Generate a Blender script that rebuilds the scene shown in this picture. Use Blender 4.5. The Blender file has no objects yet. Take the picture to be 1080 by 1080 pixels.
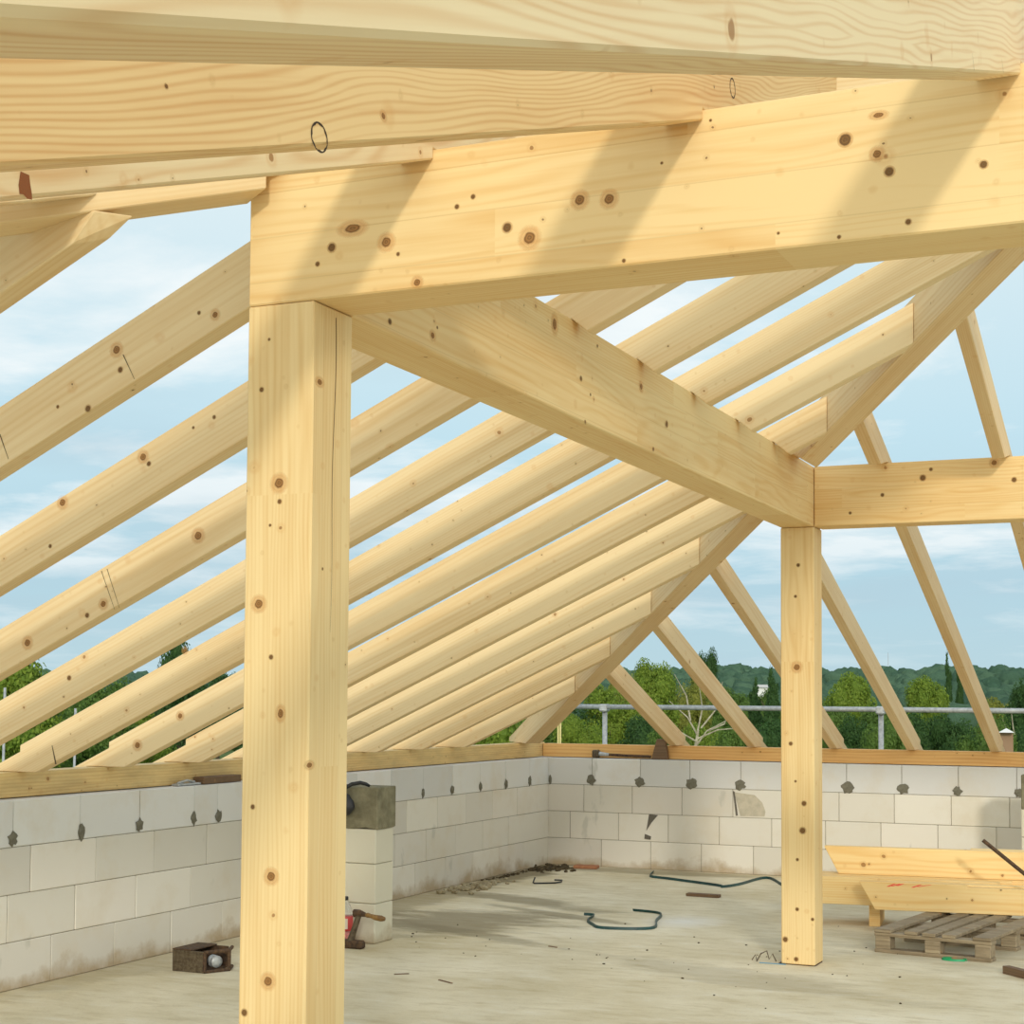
import bpy, bmesh, math, random
from mathutils import Vector, Matrix, noise
C = bpy.context.scene.collection
PI = math.pi
R = math.radians
random.seed(7)

# ------------------------------------------------------------------ helpers
def link(o, parent=None):
    C.objects.link(o)
    if parent is not None:
        o.parent = parent
        o.matrix_parent_inverse = Matrix.Identity(4)
    return o

def tag(o, label=None, cat=None, group=None, kind=None):
    if label: o['label'] = label
    if cat: o['category'] = cat
    if group: o['group'] = group
    if kind: o['kind'] = kind
    return o

def obj(name, bm, mat, parent=None, smooth=False, loc=None, mtx=None):
    me = bpy.data.meshes.new(name)
    bm.normal_update()
    bm.to_mesh(me); bm.free()
    if mat:
        for m in (mat if isinstance(mat, (list, tuple)) else [mat]): me.materials.append(m)
    if smooth:
        for p in me.polygons: p.use_smooth = True
    o = bpy.data.objects.new(name, me)
    link(o, parent)
    if loc is not None: o.location = loc
    if mtx is not None: o.matrix_world = mtx
    return o

def empty(name, loc, rz=0.0):
    o = bpy.data.objects.new(name, None)
    o.empty_display_size = .1
    C.objects.link(o); o.location = loc; o.rotation_euler = (0, 0, rz)
    return o

def add_box(bm, x0, x1, y0, y1, z0, z1, bev=0.0, mtx=None, mi=0):
    t = bmesh.new()
    vs = [t.verts.new((x, y, z)) for x in (x0, x1) for y in (y0, y1) for z in (z0, z1)]
    for f in ((0,1,3,2),(4,6,7,5),(0,4,5,1),(2,3,7,6),(0,2,6,4),(1,5,7,3)):
        t.faces.new([vs[i] for i in f])
    bmesh.ops.recalc_face_normals(t, faces=t.faces)
    if bev: bmesh.ops.bevel(t, geom=t.edges[:], offset=bev, segments=1, affect='EDGES')
    merge(bm, t, mtx, mi)

def merge(bm, t, mtx=None, mi=0):
    if mtx is not None: bmesh.ops.transform(t, matrix=mtx, verts=t.verts)
    for f in t.faces: f.material_index = mi
    me = bpy.data.meshes.new('tmp'); t.to_mesh(me); t.free()
    bm.from_mesh(me); bpy.data.meshes.remove(me)

def add_tube(bm, pts, r, seg=8, caps=True, flat=1.0, mi=0):
    """tube along pts, r a number or a list"""
    pts = [Vector(p) for p in pts]
    rs = r if isinstance(r, (list, tuple)) else [r] * len(pts)
    rings = []; up = None
    for i, p in enumerate(pts):
        d = (pts[min(i+1, len(pts)-1)] - pts[max(i-1, 0)]).normalized()
        if up is None:
            up = Vector((0,0,1)) if abs(d.z) < .9 else Vector((1,0,0))
        s = d.cross(up).normalized(); u = s.cross(d).normalized(); up = u
        rings.append([bm.verts.new(p + (s*math.cos(2*PI*k/seg)*flat + u*math.sin(2*PI*k/seg)) * rs[i]) for k in range(seg)])
    for a, b in zip(rings, rings[1:]):
        for k in range(seg):
            f = bm.faces.new((a[k], a[(k+1) % seg], b[(k+1) % seg], b[k])); f.material_index = mi
    if caps:
        for ring in (rings[0][::-1], rings[-1]):
            f = bm.faces.new(ring); f.material_index = mi

def add_lathe(bm, prof, seg=20, c=(0,0,0)):
    rings = []
    for r, z in prof:
        rings.append([bm.verts.new((c[0]+r*math.cos(2*PI*k/seg), c[1]+r*math.sin(2*PI*k/seg), c[2]+z)) for k in range(seg)])
    for a, b in zip(rings, rings[1:]):
        for k in range(seg): bm.faces.new((a[k], a[(k+1) % seg], b[(k+1) % seg], b[k]))
    bm.faces.new(rings[0][::-1]); bm.faces.new(rings[-1])

def frame_mtx(origin, c, th):
    """local x climbs along plan direction c at angle th, local y lies across, local z up"""
    c = Vector((c[0], c[1], 0)).normalized(); n = Vector((-c.y, c.x, 0))
    e1 = c*math.cos(th) + Vector((0,0,math.sin(th))); e3 = e1.cross(n)
    return Matrix(((e1.x, n.x, e3.x, origin[0]), (e1.y, n.y, e3.y, origin[1]), (e1.z, n.z, e3.z, origin[2]), (0,0,0,1)))

def timber(name, pa, pb, w, origin, c, th, mat, bev=.003, parent=None):
    """extrude a profile (run, height) across width w; pa at one face, pb at the other"""
    bm = bmesh.new()
    cs, sn = math.cos(th), math.sin(th)
    A = [bm.verts.new((a*cs + z*sn, 0, -a*sn + z*cs)) for a, z in pa]
    B = [bm.verts.new((a*cs + z*sn, w, -a*sn + z*cs)) for a, z in pb]
    bm.faces.new(A); bm.faces.new(B[::-1])
    n = len(A)
    for i in range(n): bm.faces.new((A[i], B[i], B[(i+1) % n], A[(i+1) % n]))
    bmesh.ops.recalc_face_normals(bm, faces=bm.faces)
    if bev: bmesh.ops.bevel(bm, geom=bm.edges[:], offset=bev, segments=1, affect='EDGES', clamp_overlap=True)
    return obj(name, bm, mat, parent, mtx=frame_mtx(origin, c, th))

# ------------------------------------------------------------------ materials
def new_mat(name):
    m = bpy.data.materials.new(name); m.use_nodes = True
    nt = m.node_tree; b = nt.nodes['Principled BSDF']
    return m, nt, b
def N(nt, t, **kw):
    n = nt.nodes.new(t)
    for k, v in kw.items():
        if k in n.inputs.keys(): n.inputs[k].default_value = v
        else: setattr(n, k, v)
    return n
def L(nt, a, b): nt.links.new(a, b)
def math_n(nt, op, a, b=None, c=None, clamp=False):
    n = nt.nodes.new('ShaderNodeMath'); n.operation = op; n.use_clamp = clamp
    for i, v in enumerate((a, b, c)):
        if v is None: continue
        if isinstance(v, (int, float)): n.inputs[i].default_value = v
        else: nt.links.new(v, n.inputs[i])
    return n.outputs[0]
def mixc(nt, f, a, b, mode='MIX'):
    n = nt.nodes.new('ShaderNodeMix'); n.data_type = 'RGBA'; n.blend_type = mode
    for s, v in ((n.inputs[0], f), (n.inputs[6], a), (n.inputs[7], b)):
        if isinstance(v, (int, float)): s.default_value = v
        elif isinstance(v, tuple): s.default_value = v if len(v) == 4 else (*v, 1)
        else: nt.links.new(v, s)
    return n.outputs[2]
def ramp(nt, f, stops):
    n = nt.nodes.new('ShaderNodeValToRGB'); nt.links.new(f, n.inputs[0])
    e = n.color_ramp.elements
    while len(e) > 1: e.remove(e[-1])
    e[0].position = stops[0][0]; c = stops[0][1]; e[0].color = (c, c, c, 1) if isinstance(c, (int, float)) else (*c, 1)
    for p, c in stops[1:]:
        x = e.new(p); x.color = (c, c, c, 1) if isinstance(c, (int, float)) else (*c, 1)
    return n.outputs[0]
def s2l(r, g, b):
    f = lambda v: (v/255/12.92) if v/255 <= .04045 else ((v/255+.055)/1.055)**2.4
    return (f(r), f(g), f(b))

def wood(name, light, dark, lam=0.0, knots=1.0, ring=.35, weather=0.0, cath=0.0):
    m, nt, b = new_mat(name)
    tc = N(nt, 'ShaderNodeTexCoord'); oi = N(nt, 'ShaderNodeObjectInfo')
    off = N(nt, 'ShaderNodeVectorMath', operation='SCALE'); 
    cx = N(nt, 'ShaderNodeCombineXYZ'); 
    L(nt, oi.outputs['Random'], cx.inputs[0]); L(nt, oi.outputs['Random'], cx.inputs[1]); L(nt, oi.outputs['Random'], cx.inputs[2])
    L(nt, cx.outputs[0], off.inputs[0]); off.inputs['Scale'].default_value = 37.0
    add = N(nt, 'ShaderNodeVectorMath', operation='ADD'); L(nt, tc.outputs['Object'], add.inputs[0]); L(nt, off.outputs[0], add.inputs[1])
    P = add.outputs[0]
    def scaled(v, sx, sy, sz):
        n = N(nt, 'ShaderNodeVectorMath', operation='MULTIPLY'); L(nt, v, n.inputs[0]); n.inputs[1].default_value = (sx, sy, sz); return n.outputs[0]
    # lamination boards: index per layer and per length gives its own tone and figure
    sep = N(nt, 'ShaderNodeSeparateXYZ'); L(nt, P, sep.inputs[0])
    tone = None
    if lam:
        row = math_n(nt, 'FLOOR', math_n(nt, 'DIVIDE', sep.outputs[2], lam))
        col = math_n(nt, 'FLOOR', math_n(nt, 'ADD', math_n(nt, 'DIVIDE', sep.outputs[0], 1.9), math_n(nt, 'MULTIPLY', row, .37)))
        wc = N(nt, 'ShaderNodeCombineXYZ'); L(nt, row, wc.inputs[0]); L(nt, col, wc.inputs[1])
        wn = N(nt, 'ShaderNodeTexWhiteNoise', noise_dimensions='3D'); L(nt, wc.outputs[0], wn.inputs['Vector'])
        tone = wn.outputs['Value']
        o2 = N(nt, 'ShaderNodeVectorMath', operation='SCALE'); L(nt, wn.outputs['Color'], o2.inputs[0]); o2.inputs['Scale'].default_value = 9.0
        a2 = N(nt, 'ShaderNodeVectorMath', operation='ADD'); L(nt, P, a2.inputs[0]); L(nt, o2.outputs[0], a2.inputs[1]); P2 = a2.outputs[0]
    else: P2 = P
    # slow waviness that bends the rings
    nl = N(nt, 'ShaderNodeTexNoise', Scale=1.0, Detail=2.0); L(nt, scaled(P2, .9, 5, 5), nl.inputs['Vector'])
    st = N(nt, 'ShaderNodeTexNoise', Scale=1.0, Detail=5.0, Roughness=.6); L(nt, scaled(P2, 1.3, 42, 42), st.inputs['Vector'])
    # growth rings: distance from a pith line lying off the piece
    s3 = N(nt, 'ShaderNodeSeparateXYZ'); L(nt, P2, s3.inputs[0])
    yy = math_n(nt, 'PINGPONG', s3.outputs[1], .35); zz = math_n(nt, 'PINGPONG', s3.outputs[2], .28)
    rad = math_n(nt, 'SQRT', math_n(nt, 'ADD', math_n(nt, 'MULTIPLY', yy, yy), math_n(nt, 'MULTIPLY', zz, zz)))
    radn = math_n(nt, 'ADD', rad, math_n(nt, 'MULTIPLY', nl.outputs[0], .03 + cath))
    rg = math_n(nt, 'SINE', math_n(nt, 'MULTIPLY', radn, 2*PI/.0115))
    rg = math_n(nt, 'POWER', math_n(nt, 'MULTIPLY_ADD', rg, .5, .5), 2.2)
    big = N(nt, 'ShaderNodeTexNoise', Scale=1.0, Detail=3.0); L(nt, scaled(P, .8, 3, 3), big.inputs['Vector'])
    f = math_n(nt, 'MULTIPLY', rg, ring)
    f = math_n(nt, 'ADD', f, math_n(nt, 'MULTIPLY', math_n(nt, 'SUBTRACT', st.outputs[0], .42), 1.1))
    f = math_n(nt, 'ADD', f, math_n(nt, 'MULTIPLY', math_n(nt, 'SUBTRACT', big.outputs[0], .5), .9))
    if tone is not None: f = math_n(nt, 'ADD', f, math_n(nt, 'MULTIPLY', math_n(nt, 'SUBTRACT', tone, .5), .38))
    f = math_n(nt, 'ADD', f, math_n(nt, 'MULTIPLY', math_n(nt, 'SUBTRACT', oi.outputs['Random'], .5), .18), None, True)
    col = mixc(nt, f, light, dark)
    # knots with a halo
    if knots:
        for sc, rd, kc, hc in ((5.5, .085*knots, s2l(150, 104, 54), s2l(206, 146, 78)), (8.0, .07*knots, s2l(140, 96, 50), s2l(206, 150, 84)), (12.0, .07*knots, s2l(96, 68, 38), s2l(196, 150, 90))):
            vo = N(nt, 'ShaderNodeTexVoronoi', Scale=sc); 
            dn = N(nt, 'ShaderNodeVectorMath', operation='ADD'); nn = N(nt, 'ShaderNodeTexNoise', Scale=30.0, Detail=2.0)
            L(nt, P, nn.inputs['Vector'])
            ns = N(nt, 'ShaderNodeVectorMath', operation='SCALE'); L(nt, nn.outputs['Color'], ns.inputs[0]); ns.inputs['Scale'].default_value = .012
            L(nt, P, dn.inputs[0]); L(nt, ns.outputs[0], dn.inputs[1]); L(nt, dn.outputs[0], vo.inputs['Vector'])
            sepc = N(nt, 'ShaderNodeSeparateColor'); L(nt, vo.outputs['Color'], sepc.inputs[0])
            rr = math_n(nt, 'MULTIPLY', sepc.outputs[0], rd)
            dd = math_n(nt, 'SUBTRACT', vo.outputs['Distance'], rr)
            halo = ramp(nt, dd, [(0.0, 1.0), (.02, .35), (.04, .7), (.10, 0.0)])
            core = ramp(nt, dd, [(0.0, 1.0), (.012, 0.0)])
            col = mixc(nt, math_n(nt, 'MULTIPLY', halo, .38), col, hc)
            col = mixc(nt, math_n(nt, 'MULTIPLY', core, .75), col, kc)
    if lam:
        fr = math_n(nt, 'FRACT', math_n(nt, 'DIVIDE', sep.outputs[2], lam))
        ln = ramp(nt, fr, [(0.0, .32), (.035, 0.0)])
        col = mixc(nt, ln, col, s2l(178, 138, 82))
    if weather:
        wn2 = N(nt, 'ShaderNodeTexNoise', Scale=1.0, Detail=6.0, Roughness=.7); L(nt, scaled(P, 3, 14, 14), wn2.inputs['Vector'])
        wf = ramp(nt, wn2.outputs[0], [(.38, 0.0), (.7, 1.0)])
        col = mixc(nt, math_n(nt, 'MULTIPLY', wf, weather), col, s2l(110, 96, 74))
    L(nt, col, b.inputs['Base Color'])
    b.inputs['Roughness'].default_value = .62
    b.inputs['Specular IOR Level'].default_value = .25
    bp = N(nt, 'ShaderNodeBump', Strength=.22, Distance=.002); L(nt, st.outputs[0], bp.inputs['Height']); L(nt, bp.outputs[0], b.inputs['Normal'])
    return m

W_RAFTER = wood('spruce_rafter_wood', s2l(232, 206, 158), s2l(208, 166, 104), knots=.7, ring=.2)
W_BACK = wood('spruce_back_rafter_wood', s2l(228, 200, 152), s2l(204, 158, 98), knots=.9, ring=.22)
W_GLULAM = wood('glulam_wood', s2l(234, 204, 146), s2l(214, 164, 92), lam=.118, knots=.55, ring=.26, cath=.05)
W_POST = wood('post_wood', s2l(232, 204, 148), s2l(208, 162, 94), lam=.1, knots=.5, ring=.24, cath=.03)
W_FRONT = wood('front_rafter_wood', s2l(234, 210, 164), s2l(208, 160, 102), knots=.8, ring=.4, cath=.12)
W_FRONT2 = wood('warm_lit_front_rafter_wood', s2l(234, 200, 142), s2l(204, 146, 80), knots=1.0, ring=.42, cath=.16)  # bolder grain; warm light on this rafter is put into its orange colour
W_PLATE = wood('plate_wood', s2l(226, 196, 134), s2l(196, 152, 90), knots=1.1, ring=.4, weather=.3)
W_PLATE2 = wood('orange_plate_wood', s2l(232, 186, 118), s2l(206, 144, 78), knots=1.0, ring=.4, weather=.08)
W_STACK = wood('stacked_timber_wood', s2l(242, 212, 150), s2l(228, 176, 98), knots=1.0, ring=.35)
W_GREY = wood('grey_pallet_wood', s2l(168, 152, 124), s2l(112, 96, 72), knots=.7, ring=.5, weather=.8)
W_OLD = wood('old_brown_wood', s2l(126, 98, 72), s2l(84, 62, 44), knots=.5, ring=.4, weather=.5)

def plain(name, col, rough=.6, metal=0.0, noise_amt=0.0, col2=None, nscale=20.0, bump=0.0, spec=.5):
    m, nt, b = new_mat(name)
    b.inputs['Roughness'].default_value = rough; b.inputs['Metallic'].default_value = metal
    b.inputs['Specular IOR Level'].default_value = spec
    if col2:
        tc = N(nt, 'ShaderNodeTexCoord'); n = N(nt, 'ShaderNodeTexNoise', Scale=nscale, Detail=5.0, Roughness=.65)
        L(nt, tc.outputs['Object'], n.inputs['Vector'])
        f = ramp(nt, n.outputs[0], [(.35, 0.0), (.65, 1.0)])
        L(nt, mixc(nt, f, col, col2), b.inputs['Base Color'])
        if bump:
            bp = N(nt, 'ShaderNodeBump', Strength=bump, Distance=.004); L(nt, n.outputs[0], bp.inputs['Height']); L(nt, bp.outputs[0], b.inputs['Normal'])
    else: b.inputs['Base Color'].default_value = (*col, 1)
    return m
M_STEEL = plain('galvanised_steel', s2l(196, 198, 196), .5, .35, col2=s2l(160, 163, 162), nscale=30)
M_RUST = plain('rusty_iron', s2l(104, 78, 52), .8, .2, col2=s2l(58, 44, 34), nscale=40, bump=.5)
M_IRON = plain('worn_iron', s2l(112, 100, 78), .65, .4, col2=s2l(78, 64, 48), nscale=50, bump=.4)
M_BLACK = plain('black_nylon', s2l(24, 24, 26), .5, col2=s2l(40, 40, 42), nscale=60)
M_STRAP = plain('dark_green_strap', s2l(28, 74, 70), .45, col2=s2l(20, 52, 52), nscale=12)
M_GREEN = plain('bright_green_strap', s2l(24, 150, 92), .45)
M_MORTAR = plain('grey_mortar', s2l(128, 124, 108), .95, col2=s2l(104, 100, 86), nscale=25, bump=.8, spec=.1)
M_RUBBLE = plain('mortar_rubble', s2l(176, 164, 134), .95, col2=s2l(140, 126, 98), nscale=30, bump=.5, spec=.1)
M_DARKRUB = plain('dark_debris', s2l(96, 84, 62), .95, col2=s2l(58, 50, 38), nscale=30, bump=.5, spec=.1)
M_HANDLE = plain('brown_grip_wood', s2l(158, 120, 62), .55, col2=s2l(112, 80, 40), nscale=25)
M_REDTILE = plain('red_brick_piece', s2l(172, 118, 82), .9, col2=s2l(150, 100, 70), nscale=30)
M_CAP = plain('black_plastic', s2l(20, 20, 22), .35)
M_REDMARK = plain('red_crayon', s2l(236, 92, 70), .8)
M_DKBLK = plain('dark_grey_block', s2l(92, 92, 88), .8, col2=s2l(60, 62, 60), nscale=20)
M_CHECK = plain('crack_shadow_wood', s2l(96, 70, 40), .9)

def concrete_floor():
    m, nt, b = new_mat('concrete_floor'); tc = N(nt, 'ShaderNodeTexCoord'); P = tc.outputs['Object']
    n1 = N(nt, 'ShaderNodeTexNoise', Scale=.9, Detail=7.0, Roughness=.62); L(nt, P, n1.inputs['Vector'])
    n2 = N(nt, 'ShaderNodeTexNoise', Scale=7.0, Detail=8.0, Roughness=.7); 
    mp = N(nt, 'ShaderNodeMapping'); mp.inputs['Scale'].default_value = (.55, 1.5, 1); mp.inputs['Rotation'].default_value = (0, 0, R(-24)); L(nt, P, mp.inputs['Vector']); L(nt, mp.outputs[0], n2.inputs['Vector'])
    n3 = N(nt, 'ShaderNodeTexNoise', Scale=90.0, Detail=3.0); L(nt, P, n3.inputs['Vector'])
    col = mixc(nt, ramp(nt, n1.outputs[0], [(.32, 0.0), (.66, 1.0)]), s2l(230, 220, 192), s2l(204, 190, 154))
    col = mixc(nt, math_n(nt, 'MULTIPLY', ramp(nt, n2.outputs[0], [(.5, 0.0), (.72, 1.0)]), .55), col, s2l(176, 156, 112))
    col = mixc(nt, math_n(nt, 'MULTIPLY', ramp(nt, n2.outputs[0], [(.28, 1.0), (.45, 0.0)]), .45), col, s2l(232, 228, 216))
    col = mixc(nt, math_n(nt, 'MULTIPLY', ramp(nt, n3.outputs[0], [(.62, 0.0), (.7, 1.0)]), .3), col, s2l(130, 116, 90))
    # damp patches by the pier, darker ones along walls and under timbers, ragged rims (where, half sizes, turn, strength)
    dn = N(nt, 'ShaderNodeTexNoise', Scale=2.2, Detail=6.0, Roughness=.7); L(nt, mp.outputs[0], dn.inputs['Vector'])
    for cx, cy, sx, sy, rz, k in ((-4.95, 10.2, .75, .8, -24, .75), (-5.0, 11.5, 1.0, .22, -24, .7), (-4.5, 10.9, 1.0, .1, -24, .6), (-4.6, 9.75, .8, .14, -24, .55),
                                  (-5.75, 10.8, .25, 2.2, 0, .4), (-5.8, 13.2, .3, 1.0, 0, .9), (-4.9, 13.9, 1.4, .25, 0, .6), (-1.6, 10.8, 1.3, 1.1, 0, .3), (-5.8, 8.2, .25, 2.0, 0, .3), (-2.5, 8.9, 1.2, .3, -20, .3)):
        q = N(nt, 'ShaderNodeMapping', vector_type='TEXTURE'); q.inputs['Location'].default_value = (cx, cy, 0); q.inputs['Rotation'].default_value = (0, 0, R(rz)); q.inputs['Scale'].default_value = (sx, sy, 1)
        L(nt, P, q.inputs['Vector'])
        l = N(nt, 'ShaderNodeVectorMath', operation='LENGTH'); 
        fl = N(nt, 'ShaderNodeVectorMath', operation='MULTIPLY'); fl.inputs[1].default_value = (1, 1, 0); L(nt, q.outputs[0], fl.inputs[0]); L(nt, fl.outputs[0], l.inputs[0])
        d = math_n(nt, 'ADD', l.outputs['Value'], math_n(nt, 'MULTIPLY', math_n(nt, 'SUBTRACT', dn.outputs[0], .5), 2.2))
        f = math_n(nt, 'MULTIPLY', ramp(nt, d, [(.55, 1.0), (1.1, 0.0)]), k)
        col = mixc(nt, f, col, s2l(134, 122, 94))
    # lime dust by the loose strap
    q = N(nt, 'ShaderNodeMapping', vector_type='TEXTURE'); q.inputs['Location'].default_value = (-3.55, 10.95, 0); q.inputs['Rotation'].default_value = (0, 0, R(-10)); q.inputs['Scale'].default_value = (.42, .5, 50); L(nt, P, q.inputs['Vector'])
    l = N(nt, 'ShaderNodeVectorMath', operation='LENGTH'); L(nt, q.outputs[0], l.inputs[0])
    f = math_n(nt, 'MULTIPLY', ramp(nt, math_n(nt, 'ADD', l.outputs['Value'], math_n(nt, 'MULTIPLY', dn.outputs[0], .4)), [(.25, 1.0), (1.15, 0.0)]), .55)
    col = mixc(nt, f, col, s2l(236, 236, 232))
    L(nt, col, b.inputs['Base Color']); b.inputs['Roughness'].default_value = .85; b.inputs['Specular IOR Level'].default_value = .2
    bp = N(nt, 'ShaderNodeBump', Strength=.35, Distance=.01); L(nt, n2.outputs[0], bp.inputs['Height']); L(nt, bp.outputs[0], b.inputs['Normal'])
    return m

def block_mat():
    m, nt, b = new_mat('aerated_block'); tc = N(nt, 'ShaderNodeTexCoord'); P = tc.outputs['Object']
    at = N(nt, 'ShaderNodeVertexColor', layer_name='tone')
    n1 = N(nt, 'ShaderNodeTexNoise', Scale=2.2, Detail=6.0, Roughness=.65); L(nt, P, n1.inputs['Vector'])
    n2 = N(nt, 'ShaderNodeTexNoise', Scale=80.0, Detail=3.0); L(nt, P, n2.inputs['Vector'])
    col = at.outputs['Color']
    col = mixc(nt, math_n(nt, 'MULTIPLY', ramp(nt, n1.outputs[0], [(.5, 0.0), (.75, 1.0)]), .45), col, s2l(206, 190, 160))
    # grey wash marks
    n3 = N(nt, 'ShaderNodeTexNoise', Scale=1.0, Detail=4.0, Roughness=.6); mp = N(nt, 'ShaderNodeMapping'); mp.inputs['Scale'].default_value = (3.2, 3.2, 1.6); mp.inputs['Location'].default_value = (3, 1, 0); L(nt, P, mp.inputs['Vector']); L(nt, mp.outputs[0], n3.inputs['Vector'])
    col = mixc(nt, math_n(nt, 'MULTIPLY', ramp(nt, n3.outputs[0], [(.66, 0.0), (.7, 1.0)]), .4), col, s2l(172, 170, 156))
    # brown splash along the foot
    sp = N(nt, 'ShaderNodeSeparateXYZ'); L(nt, P, sp.inputs[0])
    zz = math_n(nt, 'ADD', sp.outputs[2], math_n(nt, 'MULTIPLY', math_n(nt, 'SUBTRACT', n1.outputs[0], .5), -.45))
    col = mixc(nt, ramp(nt, zz, [(.0, .7), (.04, .45), (.10, 0.0)]), col, s2l(160, 134, 92))
    L(nt, col, b.inputs['Base Color']); b.inputs['Roughness'].default_value = .9; b.inputs['Specular IOR Level'].default_value = .15
    bp = N(nt, 'ShaderNodeBump', Strength=.25, Distance=.003); L(nt, n2.outputs[0], bp.inputs['Height']); L(nt, bp.outputs[0], b.inputs['Normal'])
    return m
M_FLOOR = concrete_floor(); M_BLOCK = block_mat()
M_JOINT = plain('joint_grey', s2l(140, 132, 116), .95, spec=.1)
M_PLASTER = plain('rough_grey_concrete', s2l(142, 136, 110), .92, col2=s2l(112, 106, 84), nscale=9, bump=.8, spec=.1)

# ------------------------------------------------------------------ measured frame of the place
Xw, Yw = -5.920, 14.1215           # inner faces of the left and the back wall
Xn, Yn, Xf, Yf = -2.358, 3.567, -2.4695, 9.4536
zb, HN, HF = 2.5825, .3476, .357
TB, TG, TD = math.tan(R(24.93)), math.tan(R(19.797)), math.tan(R(19.42))
zr, zg, zf = 1.1285, 1.1438, 2.9044
PT = 1.14                          # top of the wall plates
HD = .90927; HX0, HZ0, HSL, HW = -.357, .938, .2861, .143       # far hip
NA = .9025; NX0, NZ0, NSL, NW = -2.3134, 2.874, .2817, .150     # near hip
apex_u, apex_t = 9.88, 3.38

# ------------------------------------------------------------------ setting
bm = bmesh.new(); add_box(bm, Xw-.42, 4.2, -1.7, Yw+.42, -.3, 0)
fl = obj('floor', bm, M_FLOOR); tag(fl, 'pale dusty concrete floor slab with damp stains', kind='structure')

def block_wall(name, rows, axis, face, thick, label, courses=.25, ztop_tone=True):
    """rows: list of joint positions from the bottom course up; blocks run along axis, inner face at `face`"""
    bm = bmesh.new(); lay = bm.loops.layers.color.new('tone')
    for r, js in enumerate(rows):
        js = sorted(js)
        for a, b_ in zip(js, js[1:]):
            t = bmesh.new()
            g = .0022; j = random.uniform(-.002, .002)
            z0, z1 = r*courses + g, (r+1)*courses - g*.6
            if axis == 'y': add_box(t, face - thick, face + j, a+g, b_-g, z0, z1, .004)
            else: add_box(t, a+g, b_-g, face + j, face + thick, z0, z1, .004)
            if r == 3: c = Vector(s2l(240, 239, 236)) * random.uniform(.93, 1.02)
            else: c = Vector(s2l(240, 237, 230)) * random.uniform(.94, 1.02)
            l2 = t.loops.layers.color.new('tone')
            for f in t.faces:
                for lp in f.loops: lp[l2] = (c.x, c.y, c.z, 1)
            me = bpy.data.meshes.new('tmp'); t.to_mesh(me); t.free(); bm.from_mesh(me); bpy.data.meshes.remove(me)
    n0 = len(bm.faces)
    lo, hi = rows[0][0], rows[0][-1]
    lo = min(min(r) for r in rows); hi = max(max(r) for r in rows)
    if axis == 'y': add_box(bm, face-thick+.01, face-.006, lo+.01, hi-.01, 0, len(rows)*courses-.004, mi=1)
    else: add_box(bm, lo+.01, hi-.01, face+.006, face+thick-.01, 0, len(rows)*courses-.004, mi=1)
    o = obj(name, bm, [M_BLOCK, M_JOINT]); tag(o, label, kind='structure')
    return o

def run(lst, start, step, n): return lst + [start + step*k for k in range(n)]
def joints_left(far0, near0, extra=()):
    js = set()
    y = far0
    while y > 8.95: js.add(round(y, 3)); y -= .533
    y = near0
    while y > -1.1: js.add(round(y, 3)); y -= .545
    for e in extra: js.add(e)
    js.add(-1.3); js.add(Yw)
    return sorted(js)
rowsL = [joints_left(13.55, 8.759), joints_left(13.207, 8.408), joints_left(13.40, 8.58), joints_left(13.676, 8.436, (8.688,))]
wl = block_wall('wall_left', rowsL, 'y', Xw, .30, 'low white aerated block wall on the left under the rafter feet')
def joints_back(x0, step):
    js = [Xw-.30]; x = x0
    while x < 4.0: js.append(x); x += step
    js.append(4.1); return js
rowsB = [joints_back(-5.388, .482), joints_back(-5.70, .481), joints_back(-5.563, .4775), joints_back(-5.481, .4745)]
wb_ = block_wall('wall_back', rowsB, 'x', Yw, .30, 'low white aerated block wall across the back')

def blob(w, h, d, seed, jag=.3, n=16):
    """lumpy flat mortar dab standing in the x-z plane, facing -y"""
    rnd = random.Random(seed); bm = bmesh.new()
    ph = [rnd.uniform(-jag, jag) for _ in range(n)]
    rings = []
    for rr, dd in ((1.0, 0.0), (.8, -d*.8), (.4, -d)):
        rings.append([bm.verts.new((w/2*rr*(1+ph[k])*math.cos(2*PI*k/n), dd, h/2*rr*(1+ph[(k+3) % n])*math.sin(2*PI*k/n))) for k in range(n)])
    for a, b_ in zip(rings, rings[1:]):
        for k in range(n): bm.faces.new((a[k], a[(k+1) % n], b_[(k+1) % n], b_[k]))
    bm.faces.new(rings[-1]); bmesh.ops.recalc_face_normals(bm, faces=bm.faces)
    return bm
k = 0
for y in rowsL[3][1:-1]:
    if y < 6: continue
    o = obj('mortar_dab', blob(random.uniform(.05, .085), random.uniform(.07, .095), .006, k), M_MORTAR, wl)
    o.location = (Xw+.003, y+random.uniform(-.01, .01), .795); o.rotation_euler = (0, 0, PI/2); k += 1
for x in rowsB[3][1:-1]:
    if x > -1.2: continue
    o = obj('mortar_dab', blob(random.uniform(.06, .115), random.uniform(.07, .095), .006, k), M_MORTAR, wb_)
    o.location = (x+random.uniform(-.01, .02), Yw-.003, .795); k += 1
o = obj('mortar_dab', blob(.03, .09, .006, 99, .2), M_MORTAR, wb_); o.location = (Xw+.02, Yw-.003, .79)
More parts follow.
